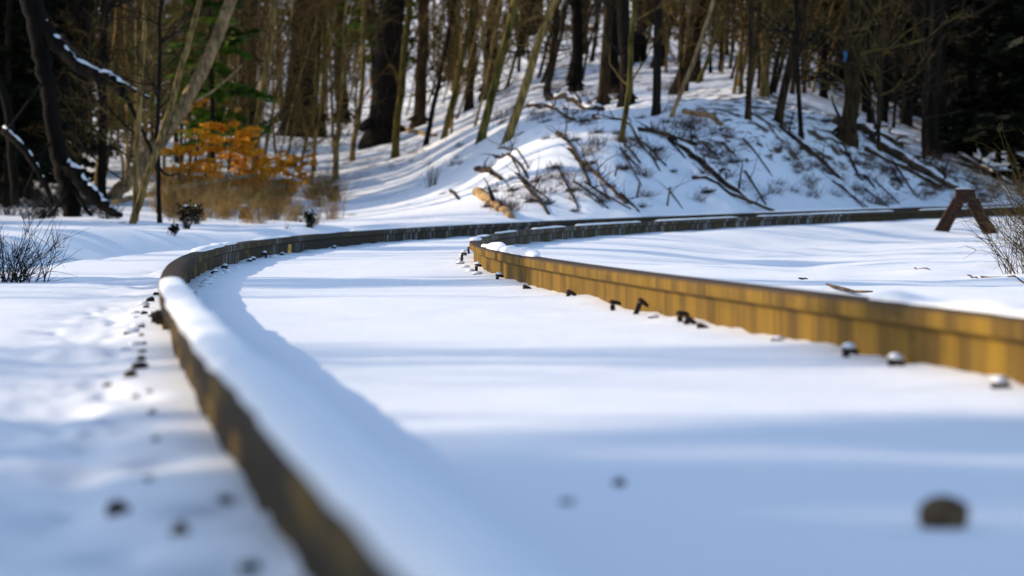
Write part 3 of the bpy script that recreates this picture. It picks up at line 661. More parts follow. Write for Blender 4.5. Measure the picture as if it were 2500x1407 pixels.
for i, (bx, by, tx, w, bk, H, lb) in enumerate(TREES):
    p = hit(bx, by, 28); r0 = w/2*p.y/F; lean = (tx-bx)/by
    tw = M['twig_dark'] if bk in ('bark_dark','bark_black') else M['twig']
    big = w > 50
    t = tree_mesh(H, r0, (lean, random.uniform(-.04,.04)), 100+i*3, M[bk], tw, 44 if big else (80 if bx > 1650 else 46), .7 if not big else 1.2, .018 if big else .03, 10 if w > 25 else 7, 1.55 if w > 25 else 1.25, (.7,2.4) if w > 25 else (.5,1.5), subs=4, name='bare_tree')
    t.location = p; tag(t, lb, 'tree', 'bare trees in the winter wood')
    if w >= 60: needle_crown(t, H, 5.2, 2.4, 700+i)
    if bx == 2066:
        q = at(2062,138,p.y); bb = MB(); dx, dz = 4*p.y/F, 13*p.y/F
        V = [(x,y,z) for y in (-.05,0) for (x,z) in ((-dx,-dz),(dx,-dz),(dx*1.1,dz),(-dx*.9,dz))]
        bb.add(V, [(0,1,2,3),(4,7,6,5),(0,4,5,1),(1,5,6,2),(2,6,7,3),(3,7,4,0)]); o = bb.build('paint_blaze', M['blaze'], t, smooth=False); o.location = (q.x-p.x, -r0*.72, q.z-p.z)
LM = [(15,500,'the leftmost dark trunk'),(105,460,'the thin dark trunk at left'),(180,530,'the broken snag'),(272,312,'the thick trunk behind the leaning pale one'),(272,488,'the leaning pale trunk'),(350,545,'the second leaning trunk'),
 (385,545,'the thin black stem'),(432,400,'the dark green hemlock'),(520,425,'the brown sapling in the orange leaves'),(596,330,'the dark trunk behind the hemlock'),(612,470,'the bright slender trunk'),(735,335,'the first massive trunk'),(835,300,'the brown trunk between the massive ones'),
 (860,395,'the thin ochre sapling'),(930,355,'the second massive trunk'),(1022,310,'the brown trunk past the second massive one'),(1108,195,'the higher dark trunk'),(1085,340,'the leaning mossy sapling'),(1192,240,'the dark straight trunk'),(1240,345,'the sunlit leaning trunk'),
 (1300,85,'the broad brown trunk up the slope'),(1405,225,'the free standing dark trunk'),(1472,260,'the brown trunk near the bank edge'),(1518,350,'the lowest mossy sapling'),(1602,280,'the dark trunk on the crest'),(1640,285,'the pale leaning sapling'),(1715,300,'the pale barkless log'),
 (1826,292,'the sapling over bare soil'),(1866,240,'the brightest crest trunk'),(1900,298,'the curving crest trunk'),(1956,335,'the thin sapling below the crest'),(2066,345,'the stout grey brown trunk'),(2120,330,'the thick snowy log'),(2230,410,'the thick log by the rail rest'),(2352,500,'the rail rest'),(2440,420,'the shaded log'),
 (1205,505,'the split golden log'),(1195,430,'the short dark log end'),(1300,480,'the branch right of the golden log'),(1400,390,'the thin brushy branch'),(1475,450,'the thin branch down the bank'),(1735,420,'the longest bank log'),(1790,480,'the branch curving to the rail'),(1980,380,'the slanting branch'),
 (1553,490,'the left upright stick'),(1628,505,'the right upright stick'),(598,536,'the broken stump'),(467,552,'the pair of leafy weeds'),(755,556,'the small dark green plant'),(690,470,'the sparse orange sapling'),(560,462,'the fullest orange sapling'),(470,470,'the left orange sapling'),(1055,455,'the shrub on open snow')]
USED = set()
def near(u, v, pre, post=''):
    d = sorted([(((u-a)**2+((v-b)*1.3)**2), a, b, t) for a, b, t in LM])[:6]; first = None
    for _, a, b, t in d:
        if abs(u-a) < 9 and abs(v-b) < 16: rels = ['right at']
        elif abs(u-a) >= abs(v-b)*1.2: rels = [('just ' if abs(u-a) < 32 else '')+('left of' if u < a else 'right of')]
        else: rels = [('just ' if abs(v-b) < 30 else '')+('beyond' if v < b else 'in front of')]
        if abs(u-a) > 12 and abs(v-b) > 12: rels.append(('left of and ' if u < a else 'right of and ')+('beyond' if v < b else 'before'))
        for rel in rels:
            L_ = f'{pre} {rel} {t}{post}'
            first = first or L_
            if L_ not in USED and len(L_.split()) <= 16: USED.add(L_); return L_
    return first
# prototypes of the thin trees that fill the wood
protos = []
specs = [('bark_gold','twig',.026,7,24),('bark_gold','twig',.032,8,26),('moss','twig',.034,8,24),('bark_brown','twig',.03,8,28),('bark_brown','twig',.045,10,30),('bark_dark','twig_dark',.04,9,26),('bark_dark','twig_dark',.07,12,26),('bark_brown','twig',.085,13,26),('bark_dark','twig_dark',.12,14,26),('bark_pale','twig',.022,6,22)]
for i, (bk, tw, r0, H, nb) in enumerate(specs):
    t = tree_mesh(H, r0, (0,0), 900+i*5, M[bk], M[tw], int(nb*2.3), .35, .035, 7, 1.25, (.6,2.0), subs=5, name='thin_tree'); protos.append(t)
used = set(); KND = ['thin ochre tree','thin golden tree','thin mossy tree','thin brown tree','slim brown tree','thin dark tree','slim dark tree','taller brown tree','stout dark tree','thin pale tree']
ZONES = [ # u0,u1,v0,v1,count,protos,lean,label
 (-20,250,330,520,34,[5,6,3,5,8],(-.05,.12),'thin dark tree in the shaded thicket at the left edge'),
 (250,450,300,480,26,[0,1,3,2,9],(-.03,.15),'thin sunlit tree around the leaning pale trunk'),
 (450,820,280,470,36,[0,1,2,1,9],(-.1,.28),'thin sunlit tree behind the orange beech leaves'),
 (300,820,120,300,34,[4,0,2,7,8,0,1],(-.06,.2),'slim tree deeper in the wood behind the massive trunks'),
 (820,1230,120,330,40,[0,2,0,1,2,5,6,3],(-.05,.36),'slim tree around the second massive trunk'),
 (1230,1700,60,250,36,[3,4,5,0,2,1,8],(-.08,.34),'slim tree on the rising snow slope above the bank'),
 (1650,2100,120,260,64,[0,1,3,4,0,9,5,1,2],(-.1,.36),'slim brown tree in the tangled wood along the crest'),
 (2080,2520,180,400,60,[5,6,8,5,6,3],(-.05,.12),'dark slim tree in the black shade at the upper right')]
for z in ZONES:
    for i in range(z[4]):
        u = random.uniform(z[0], z[1]); v = random.uniform(z[2], z[3])
        if 1500 < u < 2100 and v > 230+ (u-1850)*.0: v = 230
        k = random.choice(z[5]); src = protos[k]
        t = src if k not in used else copy_tree(src); used.add(k)
        p = hit(u, v, 28); t.location = p; s = random.uniform(.8,1.3); t.scale = (s,s,s*random.uniform(.95,1.1))
        t.rotation_euler = (random.uniform(-.05,.05), math.atan(random.uniform(*z[6])), random.uniform(0,6.28)); t.rotation_mode = 'ZXY'
        tag(t, near(u, v, KND[k]), 'tree', z[7].replace('tree','trees',1))
for i, t in enumerate(protos):
    if i not in used:
        for c in list(t.children): bpy.data.objects.remove(c)
        bpy.data.objects.remove(t)
# leaning pale trunk, polylines in photo pixels give its course
def px_tube(mb, pts, Y, sides=7, yoff=0):
    P = np.array([tuple(at(a, b, Y+dy)) for a, b, w, dy in pts]); R = np.array([w/2*Y/F for a, b, w, dy in pts])
    if len(P) >= 3:
        t = np.arange(len(P)); tt = np.linspace(0, len(P)-1, (len(P)-1)*5+1)
        P = np.c_[np.interp(tt,t,P[:,0]), np.interp(tt,t,P[:,1]), np.interp(tt,t,P[:,2])]; R = np.interp(tt,t,R)
        for _ in range(3): P[1:-1] = .25*P[:-2]+.5*P[1:-1]+.25*P[2:]
        P[1:-1] += RNG.normal(size=P[1:-1].shape)*R[1:-1,None]*.12
    mb.tube(P, R, sides); return P, R
def shifted(root, o):
    o.location = -root.location
p = hit(272, 488, 28); root = empty('leaning_tree', p); Y0 = p.y
b = MB(); px_tube(b, [(262,500,34,0),(300,455,34,.1),(370,375,35,.3),(450,260,34,.6),(510,140,32,.9),(562,10,30,1.2),(620,-150,27,1.6),(700,-400,20,2.2)], Y0, 10)
shifted(root, b.build('trunk', M['bark_pale'], root))
b = MB()
for pts in ([(560,10,9,1.2),(600,-20,8,1),(660,-30,6,.8)],[(300,455,10,0),(300,380,8,0),(270,330,5,0)],[(450,260,8,.6),(520,225,6,.8),(590,160,4,1)]):
    b = MB(); px_tube(b, pts, Y0, 5); shifted(root, b.build('branch', M['bark_pale'], root))
tag(root, 'pale bare trunk leaning steeply right across the left part of the wood', 'tree')
root = empty('leaning_tree', hit(350, 548, 28)); Y0 = root.location.y
b = MB(); px_tube(b, [(318,560,20,0),(345,480,18,0),(395,330,17,.3),(440,180,16,.6),(480,30,14,.8),(530,-160,12,1)], Y0, 8); shifted(root, b.build('trunk', M['bark_gold'], root))
tag(root, 'second thinner leaning trunk, spotted with light, just right of the pale leaning trunk', 'tree')
# fallen pole
root = empty('fallen_pole', hit(300, 505, 28)); Y0 = root.location.y
b = MB(); px_tube(b, [(275,495,13,0),(380,470,13,.3),(500,448,12,.6),(620,428,10,.9)], Y0, 7); shifted(root, b.build('stem', M['bark_pale'], root)); tag(root, 'long thin pale pole lying level in front of the leaning trunk bases', 'branch')
# broken snowy snag at the left
root = empty('broken_snag', hit(180, 530, 26)); Y0 = root.location.y
b = MB(); P1, R1 = px_tube(b, [(182,540,44,0),(166,470,48,0),(148,400,46,0),(132,320,40,0),(118,220,38,0),(98,110,46,0),(76,0,58,0),(56,-120,60,0),(40,-300,50,0)], Y0, 12)
P2, R2 = px_tube(b, [(150,395,40,0),(180,425,38,-.1),(215,460,34,-.3),(250,500,28,-.5),(292,530,22,-.7)], Y0, 9)
shifted(root, b.build('trunk', M['bark_black'], root))
b = MB(); limbs = []
limbs.append(px_tube(b, [(105,60,40,0),(135,100,36,-.1),(175,152,32,-.3),(235,185,30,-.5),(285,200,34,-.6),(305,232,24,-.7)], Y0, 8))
limbs.append(px_tube(b, [(300,205,12,-.7),(330,222,10,-.8),(365,240,7,-.9)], Y0, 6))
px_tube(b, [(306,236,13,-.7),(340,300,10,-.7),(372,372,9,-.7),(388,440,7,-.7),(384,520,5,-.7)], Y0, 6)
px_tube(b, [(372,372,7,-.7),(400,430,6,-.8),(440,425,4,-.9)], Y0, 5); px_tube(b, [(150,85,12,-.3),(180,120,9,-.5),(205,140,6,-.7)], Y0, 5)
limbs.append(px_tube(b, [(10,320,22,0),(45,350,20,-.2),(85,400,20,-.3),(110,450,16,-.4),(128,495,10,-.5)], Y0, 7))
limbs.append(px_tube(b, [(-10,180,20,0),(20,260,22,0),(30,380,24,0),(40,500,22,0)], Y0, 7))
for pts in ([(235,185,7,-.5),(250,250,6,-.5),(330,330,4,-.5)],[(165,300,8,-.2),(230,390,6,-.5),(300,440,4,-.5)],[(120,180,8,0),(60,260,7,-.3),(10,330,5,-.4)],[(140,330,9,0),(100,380,7,-.3),(60,470,5,-.4)],[(170,440,14,0),(200,500,11,-.3),(240,545,8,-.5)],[(160,480,12,0),(130,520,9,-.3),(90,545,6,-.5)]): px_tube(b, pts, Y0, 5)
shifted(root, b.build('limbs', M['bark_black'], root))
def snow_ridge(P, R, root, k=.75, name='snow_strip', th=.5):
    b = MB(); P = P.copy(); P[:,2] += R*k; b.tube(P, R*th*(.7+.6*np.random.default_rng(len(P)).random(len(P))), 7); o = b.build(name, M['snow'], root); shifted(root, o)
for P, R in limbs[:3]: snow_ridge(P, R, root, .8, th=.42)
snow_ridge(P2, R2, root, .85, th=.4)
tag(root, 'black broken snag with a snow lined bent limb at the far left of the wood', 'dead tree')
hem = evergreen(5.2, .05, 5, .7, 1.35, 80, .06, 200, M['needles'])
p = hit(520, 470, 30); hem.location = p; tag(hem, 'young green hemlock whose lowest boughs hang over the orange beech leaves', 'evergreen', 'young hemlocks among the bare trunks')
hem2 = evergreen(6.5, .06, 8, 1.0, 1.5, 90, .065, 200, M['needles']); p = hit(432, 400, 30); hem2.location = p; tag(hem2, 'young hemlock with dark green boughs behind the leaning pale trunk', 'evergreen', 'young hemlocks among the bare trunks')
h3 = evergreen(7.5, .06, 15, 2.0, 1.3, 80, .065, 220, M['needles']); h3.location = hit(915, 330, 30); tag(h3, 'slim hemlock with bright green boughs before the second massive trunk', 'evergreen', 'young hemlocks among the bare trunks')
h5 = evergreen(8, .06, 25, 1.6, 1.5, 80, .065, 200, M['needles']); h5.location = hit(372, 360, 30); tag(h5, 'green hemlock showing left of the leaning pale trunk, behind the thin black stem', 'evergreen', 'young hemlocks among the bare trunks')
h4 = evergreen(7.5, .05, 18, 2.2, 1.2, 70, .065, 200, M['needles']); h4.location = hit(765, 300, 30); tag(h4, 'slim hemlock with green boughs high over the first massive trunk', 'evergreen', 'young hemlocks among the bare trunks')
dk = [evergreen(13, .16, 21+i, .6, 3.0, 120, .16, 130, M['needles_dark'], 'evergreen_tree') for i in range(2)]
spots = [(2215,200,.8),(2270,260,.75),(2350,300,.9),(2430,335,.9),(2500,370,1.0),(2300,230,1.0),(2400,240,1.1),(2480,250,1.2),(2550,330,1.2),(2600,420,1.0),(2130,130,.8),(2240,150,1.0)]
spots += [(2550,440,.8),(2330,190,1.0),(2640,470,1.0),(2340,260,1.2),(2160,260,.7),(2280,150,1.1),(2450,180,1.2),(2200,60,1.0)]
for i, (u, v, s) in enumerate(spots):
    t = dk[i] if i < 2 else copy_tree(dk[i%2]); t.location = hit(u, v, 30); t.scale = (s,s,s); t.rotation_euler = (0,0,i*1.7)
    tag(t, near(u, v, 'tall black evergreen' if s > 1 else 'dark evergreen', ', upper right'), 'evergreen', 'dark evergreens at the upper right')
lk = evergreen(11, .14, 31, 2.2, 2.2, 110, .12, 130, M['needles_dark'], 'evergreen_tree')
for i, (u, v, s) in enumerate([(-30,470,.9),(40,430,1.0),(-90,450,1.1),(100,380,.9),(30,350,1.1)]+[(15,505,.50),(-45,490,.6),(70,460,.55),(110,420,.5),(-10,440,.62)]):
    t = lk if i == 0 else copy_tree(lk if i < 5 else dk[i%2]); t.location = hit(u, v, 30); t.scale = (s,s,s); t.rotation_euler = (0,0,i*1.9)
    tag(t, near(u, v, 'dark evergreen', ', upper left'), 'evergreen', 'dark evergreens at the upper left')
for i, (u, v, s) in enumerate([(2095,170,.9),(2140,210,.8),(2180,250,.8),(2230,280,.85),(2120,90,1.0),(2290,310,.8),(2060,60,1.1),(2200,130,1.0),(2345,345,.8),(2410,370,.75),(2160,300,.55),(2470,400,.7)]):
    t = copy_tree(lk); t.location = hit(u, v, 30); t.scale = (s,s,s); t.rotation_euler = (0,0,i*2.3)
    tag(t, near(u, v, 'high crowned dark evergreen', ', upper right'), 'evergreen', 'high crowned evergreens at the upper right')
for i, (u, v, s) in enumerate([(2150,120,1.1),(2200,180,1.0),(2230,120,1.2),(2110,60,1.1),(2260,200,.9),(2300,120,1.2)]):
    t = copy_tree(dk[i%2]); t.location = hit(u, v, 30); t.scale = (s,s,s); t.rotation_euler = (0,0,i*2.3+.5)
    tag(t, near(u, v, 'deep dark evergreen', ', upper right'), 'evergreen', 'dark evergreens at the upper right')
# bare trees beyond the left edge, and unseen evergreens added there for their shade
for i, (x, y, s) in enumerate([(-21,9.2,1.0),(-24,12.2,1.0),(-20,12.6,.95),(-26,16.9,.9),(-22,6.0,1.0),(-19,12.4,.75),(-30,15,1.1),(-20,29.2,.72),(-30,50,1.0),(-18,36,.45),(-18.5,38.3,.46),(-18,40.5,.44),(-19,43,.47),(-18,45.5,.45),(-19,48,.47),(-19,50.5,.48),(-15,31,.32),(-15,33,.33),(-22,11.0,1.1),(-23,7.5,1.2),(-20,4,1.0),(-25,10,1.2),(-13,61,.45),(-12,59,.42),(-14,63,.45),(-12.5,56.5,.4)]):
    t = copy_tree(dk[i%2]); z = float(ground_z(np.array([float(x)]), np.array([float(y)]))[0]); s *= 1.34; t.location = (x, y, z-.2); t.scale = (s,s,s); t.rotation_euler = (0,0,i*2.1)
    tag(t, 'unseen dark evergreen added beyond the left edge to shade track, berm and snag', 'evergreen', 'unseen dark evergreens added beyond the left edge')
hp_ = evergreen(18, .18, 91, 8.2, 2.6, 130, .16, 130, M['needles_dark'], 'evergreen_tree')  # added out of view, crown raised so its shade lands on the bank
for i, (x, y) in enumerate([(-12,74.5),(-15,77),(-12.5,79.5),(-17,79.5),(-11,77),(-14,82),(-20,78.5)]):
    t = hp_ if i == 0 else copy_tree(hp_); z = float(ground_z(np.array([float(x)]), np.array([float(y)]))[0]); t.location = (x, y, z-.2); t.rotation_euler = (0,0,i*2.1)
    tag(t, 'unseen high crowned evergreen added beyond the left edge to shade the far bank', 'evergreen', 'unseen high crowned evergreens added beyond the left edge')
big = tree_mesh(15, .16, (.02,0), 555, M['bark_brown'], M['twig'], 60, 2.5, .02, 9, 1.5, (1.0,3.0), subs=5, name='bare_tree')
first = True
for i, (x, y, s) in enumerate([(-23,32.0,1.0),(-30,42,.9),(-18,41,.8),(-36,52,1.0),(-24,56,1.0),(-20,66,1.0),(-32,70,1.1),(-16,60,.8),(-14,72,.8),(-40,34,1.1),(-15,48,.5),(-28,31,.7),(-13,38,.6),(-19,50,.9),(-22,46,.8),(-17,55,.7),(-26,64,1.0),(-12,66,.7),(-21,18.6,.7),(-24,20.2,.8),(-19,17.2,.55),(-27,21.5,.8)]):
    t = big if first else copy_tree(big); first = False
    z = float(ground_z(np.array([float(x)]), np.array([float(y)]))[0]); s *= 1.3; t.location = (x, y, z-.1); t.scale = (s,s,s); t.rotation_euler = (0,0,i*1.3)
    tag(t, 'bare tree beyond the left edge casting stripes of shade on the snow', 'tree', 'bare trees beyond the left edge')
# ------------------------------------------------------------------ beech leaves, thicket, weeds
def beech(H, spread, seed, n, leaf=.034):
    r = np.random.default_rng(seed); root = empty('beech_sapling'); b = MB(); P = wiggle((0,0,-.1),(r.normal()*.08,0,1),H,10,.05,seed); b.tube(P, np.linspace(.018,.004,11), 5)
    C = []; 
    for i in range(26):
        z = r.uniform(.12,1)*H*.95; a = r.random()*6.283; L = spread*r.uniform(.5,1.1)*(1-.4*z/H)
        Q = wiggle((np.interp(z,P[:,2],P[:,0]),np.interp(z,P[:,2],P[:,1]),z),(math.cos(a),math.sin(a),r.uniform(0,.3)),L,5,.1,int(r.integers(1e9)),0); b.tube(Q,np.linspace(.006,.0015,6),3,False)
        m = int(n*.6)//26; t = r.uniform(.25,1,m); j = np.minimum((t*5).astype(int),4); fr=(t*5-j)[:,None]; C.append(Q[j]*(1-fr)+Q[j+1]*fr+r.normal(size=(m,3))*np.array([.10,.10,.035])*L)
    b.build('stem', M['twig'], root); C = np.concatenate(C); m = len(C); U = r.normal(size=(m,3)); U[:,2] *= .6; U /= np.linalg.norm(U,axis=1)[:,None]; W = np.cross(U, r.normal(size=(m,3))); W /= np.linalg.norm(W,axis=1)[:,None]
    s = leaf*r.uniform(.6,1.3,m)[:,None]; MB().quads(C, U*s, W*s*.55).build('foliage', M['beech'], root, smooth=False); return root
for i, (u, v, H, sp, n, lb) in enumerate([
 (470,500,1.0,.85,1900,'orange leaved beech sapling left of the bright slender trunk, beside the fallen pole'),
 (560,495,1.4,.9,2400,'fullest orange leaved beech sapling under the hemlock boughs'),
 (650,500,.9,.9,1700,'low orange leaved beech sapling right of the bright slender trunk'),
 (705,476,.7,.65,1300,'small sparse orange leaved sapling at the right end of the leaves'),
 (500,440,1.6,.8,1200,'taller orange beech sapling showing through the hemlock boughs'),
 (565,430,1.7,.8,1100,'tall thin orange beech sapling behind the bright slender trunk'),
 (905,260,.9,.35,110,'sapling with a few reddish leaves beside the second massive trunk')]):
    t = beech(H, sp, 60+i, n); t.location = hit(u, v, 30); tag(t, lb, 'beech sapling', 'orange leaved beech saplings')
def bush(name, H, spread, n, seed, m, rad=.004, subs=3, part='stems', lean=(0,0), leaf=None):
    r = np.random.default_rng(seed); root = empty(name); b = MB()
    for i in range(n):
        a = r.random()*6.283; d = spread*r.random()**.7; P = wiggle((r.normal()*.22*spread, r.normal()*.22*spread, -.03), (math.cos(a)*d/H+lean[0], math.sin(a)*d/H+lean[1], 1), H*r.uniform(.5,1.1), 6, .13, int(r.integers(1e9)), -.02)
        b.tube(P, np.linspace(rad, rad*.3, 7), 3, False)
        for k in range(subs):
            j = r.integers(1,6); dd = P[j+1]-P[j] if j < 6 else P[j]-P[j-1]; dd = dd/np.linalg.norm(dd)+r.normal(size=3)*.45
            b.tube(wiggle(P[j], dd, H*r.uniform(.15,.4), 3, .15, int(r.integers(1e9)), 0), np.linspace(rad*.55, rad*.2, 4), 3, False)
    b.build(part, m, root, smooth=False); return root
# tan thicket
pr = [bush('dry_shrub', .55, .34, 64, 200+i, M['reed'] if i != 1 else M['twig'], .0028, 4) for i in range(4)]; cnt = 0
for i in range(66):
    u = random.uniform(395,815); lo = 548 if u < 700 else 548-(u-700)*.05; v = random.uniform(470, lo+6)
    t = pr[cnt] if cnt < 4 else copy_tree(pr[cnt%4]); cnt += 1
    t.location = hit(u, v, 30); s = random.uniform(.5,1.1)*(1.2 if u < 560 else 1); t.scale = (s,s,s); t.rotation_euler = (0,0,random.uniform(0,6)); tag(t, near(u, v, 'big tan twiggy shrub' if s > 1.0 else 'tan twiggy shrub'), 'shrub', 'tan shrubs of the dry thicket')
# brown undergrowth on the left and dark brush at the foot of the snag
pb = [bush('brush_clump', .5, .5, 60, 230+i, M['twig_dark'], .005, 4) for i in range(2)]; cnt = 0
for i in range(16):
    u = random.uniform(-10,330); v = random.uniform(470,545); t = pb[cnt] if cnt < 2 else copy_tree(pb[cnt%2]); cnt += 1
    t.location = hit(u, v, 30); s = random.uniform(.6,1.1); t.scale = (s,s,s); t.rotation_euler = (0,0,random.uniform(0,6)); tag(t, near(u, v, 'dark brush clump'), 'brush', 'dark brush under the broken snag')
# near shrubs at both edges
t = bush('twiggy_shrub', .40, .50, 80, 300, M['twig_dark'], .0026, 5, lean=(.15,0)); t.location = hit(15, 690, 15); tag(t, 'dark twiggy shrub with arching stems at the left edge beside the track', 'shrub')
t = bush('twiggy_shrub', .85, .42, 90, 303, M['twig'], .0028, 7, lean=(-.2,0)); t.location = hit(2590, 650, 15); tag(t, 'brown twiggy shrub leaning in from the right edge over the field', 'shrub')
t = bush('twiggy_shrub', .5, .35, 30, 306, M['twig'], .0024, 5, lean=(-.25,0)); t.location = hit(2500, 668, 15); tag(t, 'lower sparse twigs at the right edge below the rail rest', 'shrub')
for (u, v, H, sp, n, m, lb) in [(455,560,.26,.10,26,'twig_dark','dark leafy weed on the snow berm, the left of a pair'),(480,548,.22,.09,20,'twig_dark','dark leafy weed on the snow berm, the right of a pair'),(755,556,.16,.09,26,'needles_dark','small dark green plant standing by the rail right of the thicket'),
      (425,578,.10,.05,8,'weed','tiny brown weed on the berm below the pair of leafy weeds'),(135,600,.14,.2,7,'weed','few bent brown stems on the berm near the left shrub'),
      (1055,455,.42,.22,34,'weed','fine brown shrub alone on the sunlit open snow'),(700,560,.1,.06,8,'weed','tiny brown weed at the right end of the berm')]:
    t = bush('weed_plant', H, sp, n, int(u), M[m], .0045 if 'dark' in m else .003, 3); t.location = hit(u, v, 28); tag(t, lb, 'weed')
    if 'leafy' in lb or 'green' in lb:
        r = np.random.default_rng(int(u)); C = r.normal(size=(160,3))*np.array([.05,.05,.05])*H/.22+np.array([0,0,H*.72]); U = r.normal(size=(160,3)); U /= np.linalg.norm(U,axis=1)[:,None]; W = np.cross(U,r.normal(size=(160,3))); W /= np.linalg.norm(W,axis=1)[:,None]
        MB().quads(C, U*.016, W*.009).build('leaves', M['needles_dark'], t, smooth=False); snow_blob(.03, .016, t, (0,0,H*1.0))
# stump
p = hit(598, 536, 28); b = MB(); sc_ = p.y/F
b.tube([(0,0,-.05),(0,0,.02),(.003,0,14*sc_),(-.004,0,26*sc_),(-.01,0,33*sc_)], [19*sc_,17*sc_,13*sc_,11*sc_,5*sc_], 9); o = b.build('tree_stump', M['rust'], loc=p); tag(o, 'small reddish brown broken stump on the berm before the thicket', 'stump'); snow_blob(9*sc_, 5*sc_, o, (-.004,0,30*sc_))
# bank weeds, brush and soil
wp = [bush('weed_clump', .20, .26, 40, 400+i, M['weed'], .0026, 2, lean=(.25+.3*i,-.1)) for i in range(3)]; cnt = 0
for (u0,u1,v0,v1,n,lb,s0) in [(1200,1420,430,525,20,'brown weed clump on the rough left end of the bank',1.2),(1420,1600,330,500,16,'brown weed clump around the big dark log on the bank',1.2),(1700,2000,330,500,26,'fine weed clump on the steep snowy middle of the bank',1.1),(2000,2330,380,502,34,'tall dry weed clump along the bank foot left of the rail rest',1.2),(2330,2500,420,500,14,'dry weed clump on the bank behind the rail rest',1.3),(820,1160,350,420,10,'small weed clump on the sunlit open snow',.7),(1180,1750,215,340,34,'brown weed clump along the bank crest',1.5)]:
    for i in range(n):
        t = wp[cnt] if cnt < 3 else copy_tree(wp[cnt%3]); cnt += 1
        u = random.uniform(u0,u1); v = random.uniform(v0,v1); t.location = hit(u, v, 40); s = s0*random.uniform(.6,1.2); t.scale = (s,s,s); t.rotation_euler = (0,0,random.uniform(-1,1)); tag(t, near(u, v, lb.split(' clump')[0]+' clump'), 'weed', lb.replace('clump','clumps'))
# logs and fallen branches; both ends lie on the ground
def log(a, b_, w, m, lb, snow=False, name='fallen_log', lift=0, twigs=0, cat='log'):
    p0 = hit(a[0], a[1], 30); p1 = hit(b_[0], b_[1], 30); n = 14; t = np.linspace(0,1,n)[:,None]
    if abs(p1.y-p0.y) > 14: p1 = at(b_[0], b_[1], p0.y+14*(1 if p1.y > p0.y else -1))
    P = np.array(p0)*(1-t)+np.array(p1)*t; r0 = w/2*p0.y/F; r1 = w/2*.7*p1.y/F; R = np.linspace(r0, r1, n)
    g = ground_z(P[:,0], P[:,1]); P[:,2] = np.maximum(P[:,2], g)+R*.45+lift; P[1:-1] += RNG.normal(size=(n-2,3))*R[1:-1,None]*.18
    root = empty(name, p0); mb = MB().tube(P, R, 9); o = mb.build('limb' if cat == 'branch' else 'stem', M[m], root); shifted(root, o)
    if snow: snow_ridge(P[1:], R[1:], root, .7, th=.55)
    if twigs:
        r = np.random.default_rng(int(a[0]))
        for k in range(twigs):
            c = MB(); j = r.integers(1,n-1); d = r.normal(size=3); d[2] = abs(d[2])+.2; c.tube(wiggle(P[j], d, r.uniform(.15,.6), 4, .2, int(r.integers(1e9)), 0), np.linspace(R[j]*.4,R[j]*.1,5), 4, False); shifted(root, c.build('twig', M['twig_dark'], root))
    tag(root, lb, cat)
    return root
log((1165,478),(1250,538),26,'log_pale','split golden brown log lying at the bank foot beside the outer rail',twigs=3)
log((1163,418),(1225,442),15,'log','short dark log end sticking out above the split golden log',twigs=3)
log((1640,345),(1835,505),22,'log','longest dark log running down the middle of the bank',True,twigs=6)
log((1560,322),(1700,360),15,'log','dark branch joining the longest log near the crest',twigs=5)
log((1450,290),(1560,345),14,'log','snowy dark branch crossing the crest above the mossy sapling',True,twigs=5)
log((1340,245),(1470,300),22,'log','brushy dark log on the crest left of the free standing trunk',True,twigs=8)
log((1290,262),(1400,330),16,'log','dark log below the leaning sunlit trunk',True,twigs=8)
log((1672,278),(1762,318),17,'log_pale','short bright barkless log on the snowy crest')
log((1690,440),(1890,518),12,'log','thin dark branch curving down to the outer rail at mid bank',True,twigs=5)
log((1905,320),(2050,440),13,'log','dark branch slanting down the right middle of the bank',twigs=3)
log((2040,305),(2200,362),30,'log','thick snowy log beside the stout grey brown trunk',True,twigs=6)
log((2130,352),(2335,468),26,'log','thick dark log slanting down to the rail rest',True,twigs=4)
log((2110,372),(2300,462),14,'log','thinner dark log just below the thick one by the rail rest',True,twigs=3)
log((2260,350),(2470,455),18,'log','dark log in the shade right of the rail rest',True,twigs=4)
log((1322,72),(1455,78),26,'log','large dark log under snow at the top of the slope, between trunks',True)
log((1420,400),(1530,500),11,'log','thin dark branch lying down the left part of the bank',twigs=7)
log((1360,330),(1440,450),11,'log','thin brushy branch on the left rough bank',twigs=7)
log((1270,440),(1340,525),11,'log','thin dark branch right of the split golden log',twigs=7)
log((1210,385),(1290,440),9,'log','thin dark branch above the rough left end of the bank',twigs=7)
log((1100,470),(1120,490),9,'log','small dark stick just above the sunlit snow edge',name='fallen_branch',cat='branch')
log((985,318),(1065,335),12,'log_pale','short sunlit log at the foot of the mossy saplings')
DIRW = ['thin','crooked','forked','slim','dark','bare','short','snow edged']
for i in range(34):
    u = random.uniform(1190,1560) if i < 13 else random.uniform(1500,2230); v = random.uniform(360,490) if i < 13 else random.uniform(330,470); L_ = random.uniform(40,120); a = random.uniform(.6,1.15)
    log((u,v),(u+L_*math.cos(a), min(v+L_*math.sin(a), 520)), random.uniform(3.5,7), random.choice(['log','log','log','bark_dark']), near(u, v, DIRW[i%8]+' fallen branch'), twigs=random.choice([2,3,5]), name='fallen_branch', cat='branch')
brp = [bush('brush_pile', .26, .40, 40, 500+i, M['twig_dark'], .007, 3, lean=(1.3,-.5)) for i in range(3)]; cnt = 0
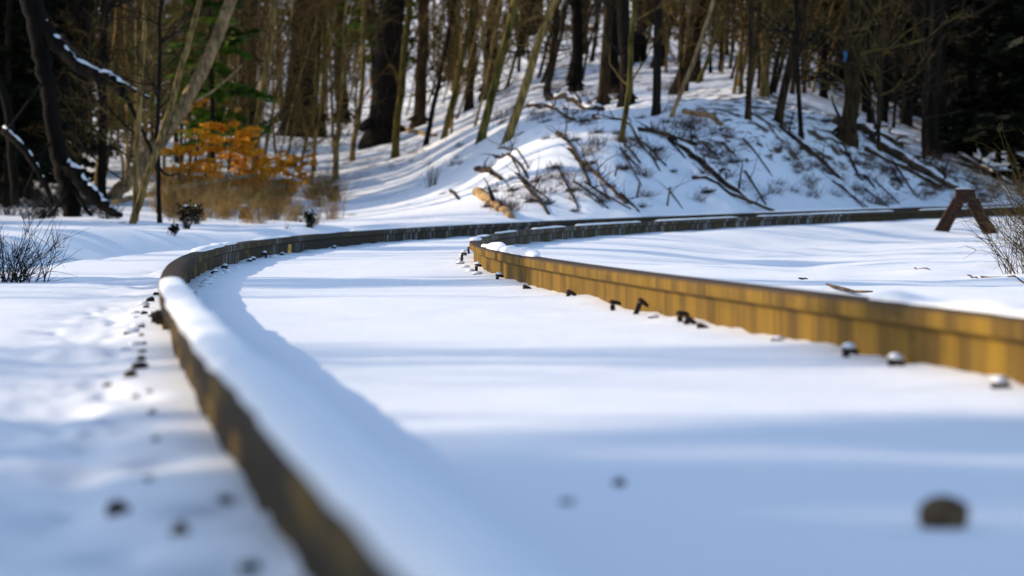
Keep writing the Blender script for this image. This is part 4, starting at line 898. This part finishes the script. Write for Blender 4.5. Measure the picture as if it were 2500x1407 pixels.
for (u, v) in [(1255,265),(1300,280),(1330,300),(1375,270),(1420,300),(1450,325),(1500,330),(1540,345),(1590,320),(1270,330),(1440,250),(1560,290),(1620,300),(1680,320),(1215,500),(1250,470),(1290,500),(1300,450),(1330,505),(1350,420),(1390,470),(1400,520),(1440,400),(1460,500),(1490,460),(1520,420),(1560,510),(1330,340),(1400,345),(1200,410),(1640,420),(1720,470),(1780,400),(1600,370),(1190,505),(2110,330),(2010,300)]:
    t = brp[cnt] if cnt < 3 else copy_tree(brp[cnt%3]); cnt += 1
    t.location = hit(u, v, 40); s = random.uniform(.35,.7); t.scale = (s,s,s); t.rotation_euler = (0,0,random.uniform(-.6,.6)); tag(t, near(u, v, 'dark tangle of fallen twigs'), 'brush', 'tangles of fallen twigs on the bank')
for (u, v, H, dx, lb) in [(1553,490,.22,.25,'upright dark broken stick on the bank, left one'),(1628,505,.26,.2,'upright dark broken stick on the bank, right one'),(1500,440,.16,.3,'short leaning stick above the left upright one')]:
    p = hit(u, v, 40); b = MB().tube([(0,0,-.05),(dx*H*.5,0,H*.5),(dx*H,0,H)], [.018,.014,.012], 6); b.tube([(dx*H*.6,0,H*.6),(dx*H*.6+.06,0,H*.75)], [.008,.004], 5); o = b.build('broken_stick', M['log'], loc=p); tag(o, lb, 'stick')
# sticks on the right hand field
for (a, b_, w, lb) in [((2018,704),(2130,722),9,'long dark plank edge of a buried tie behind the inner rail'),((1950,687),(1972,690),5,'short brown stick behind the inner rail, left of the buried plank'),((2232,656),(2270,660),4,'small brown stick on the right hand field'),((2395,678),(2500,694),7,'long dark stick at the right edge of the field'),((2362,674),(2400,679),4,'thin pale stick touching the long dark one')]:
    p0 = hit(*a); p1 = hit(*b_); n = 6; t = np.linspace(0,1,n)[:,None]; P = np.array(p0)*(1-t)+np.array(p1)*t; P[:,2] = ground_z(P[:,0],P[:,1])+(.014 if 'plank' in lb else .004); R = w/2*p0.y/F*np.array([.6,1,1.1,.9,.8,.4])
    P -= np.array(p0); o = MB().tube(P, R, 6).build('fallen_stick', M['log'], loc=p0); tag(o, lb, 'stick')
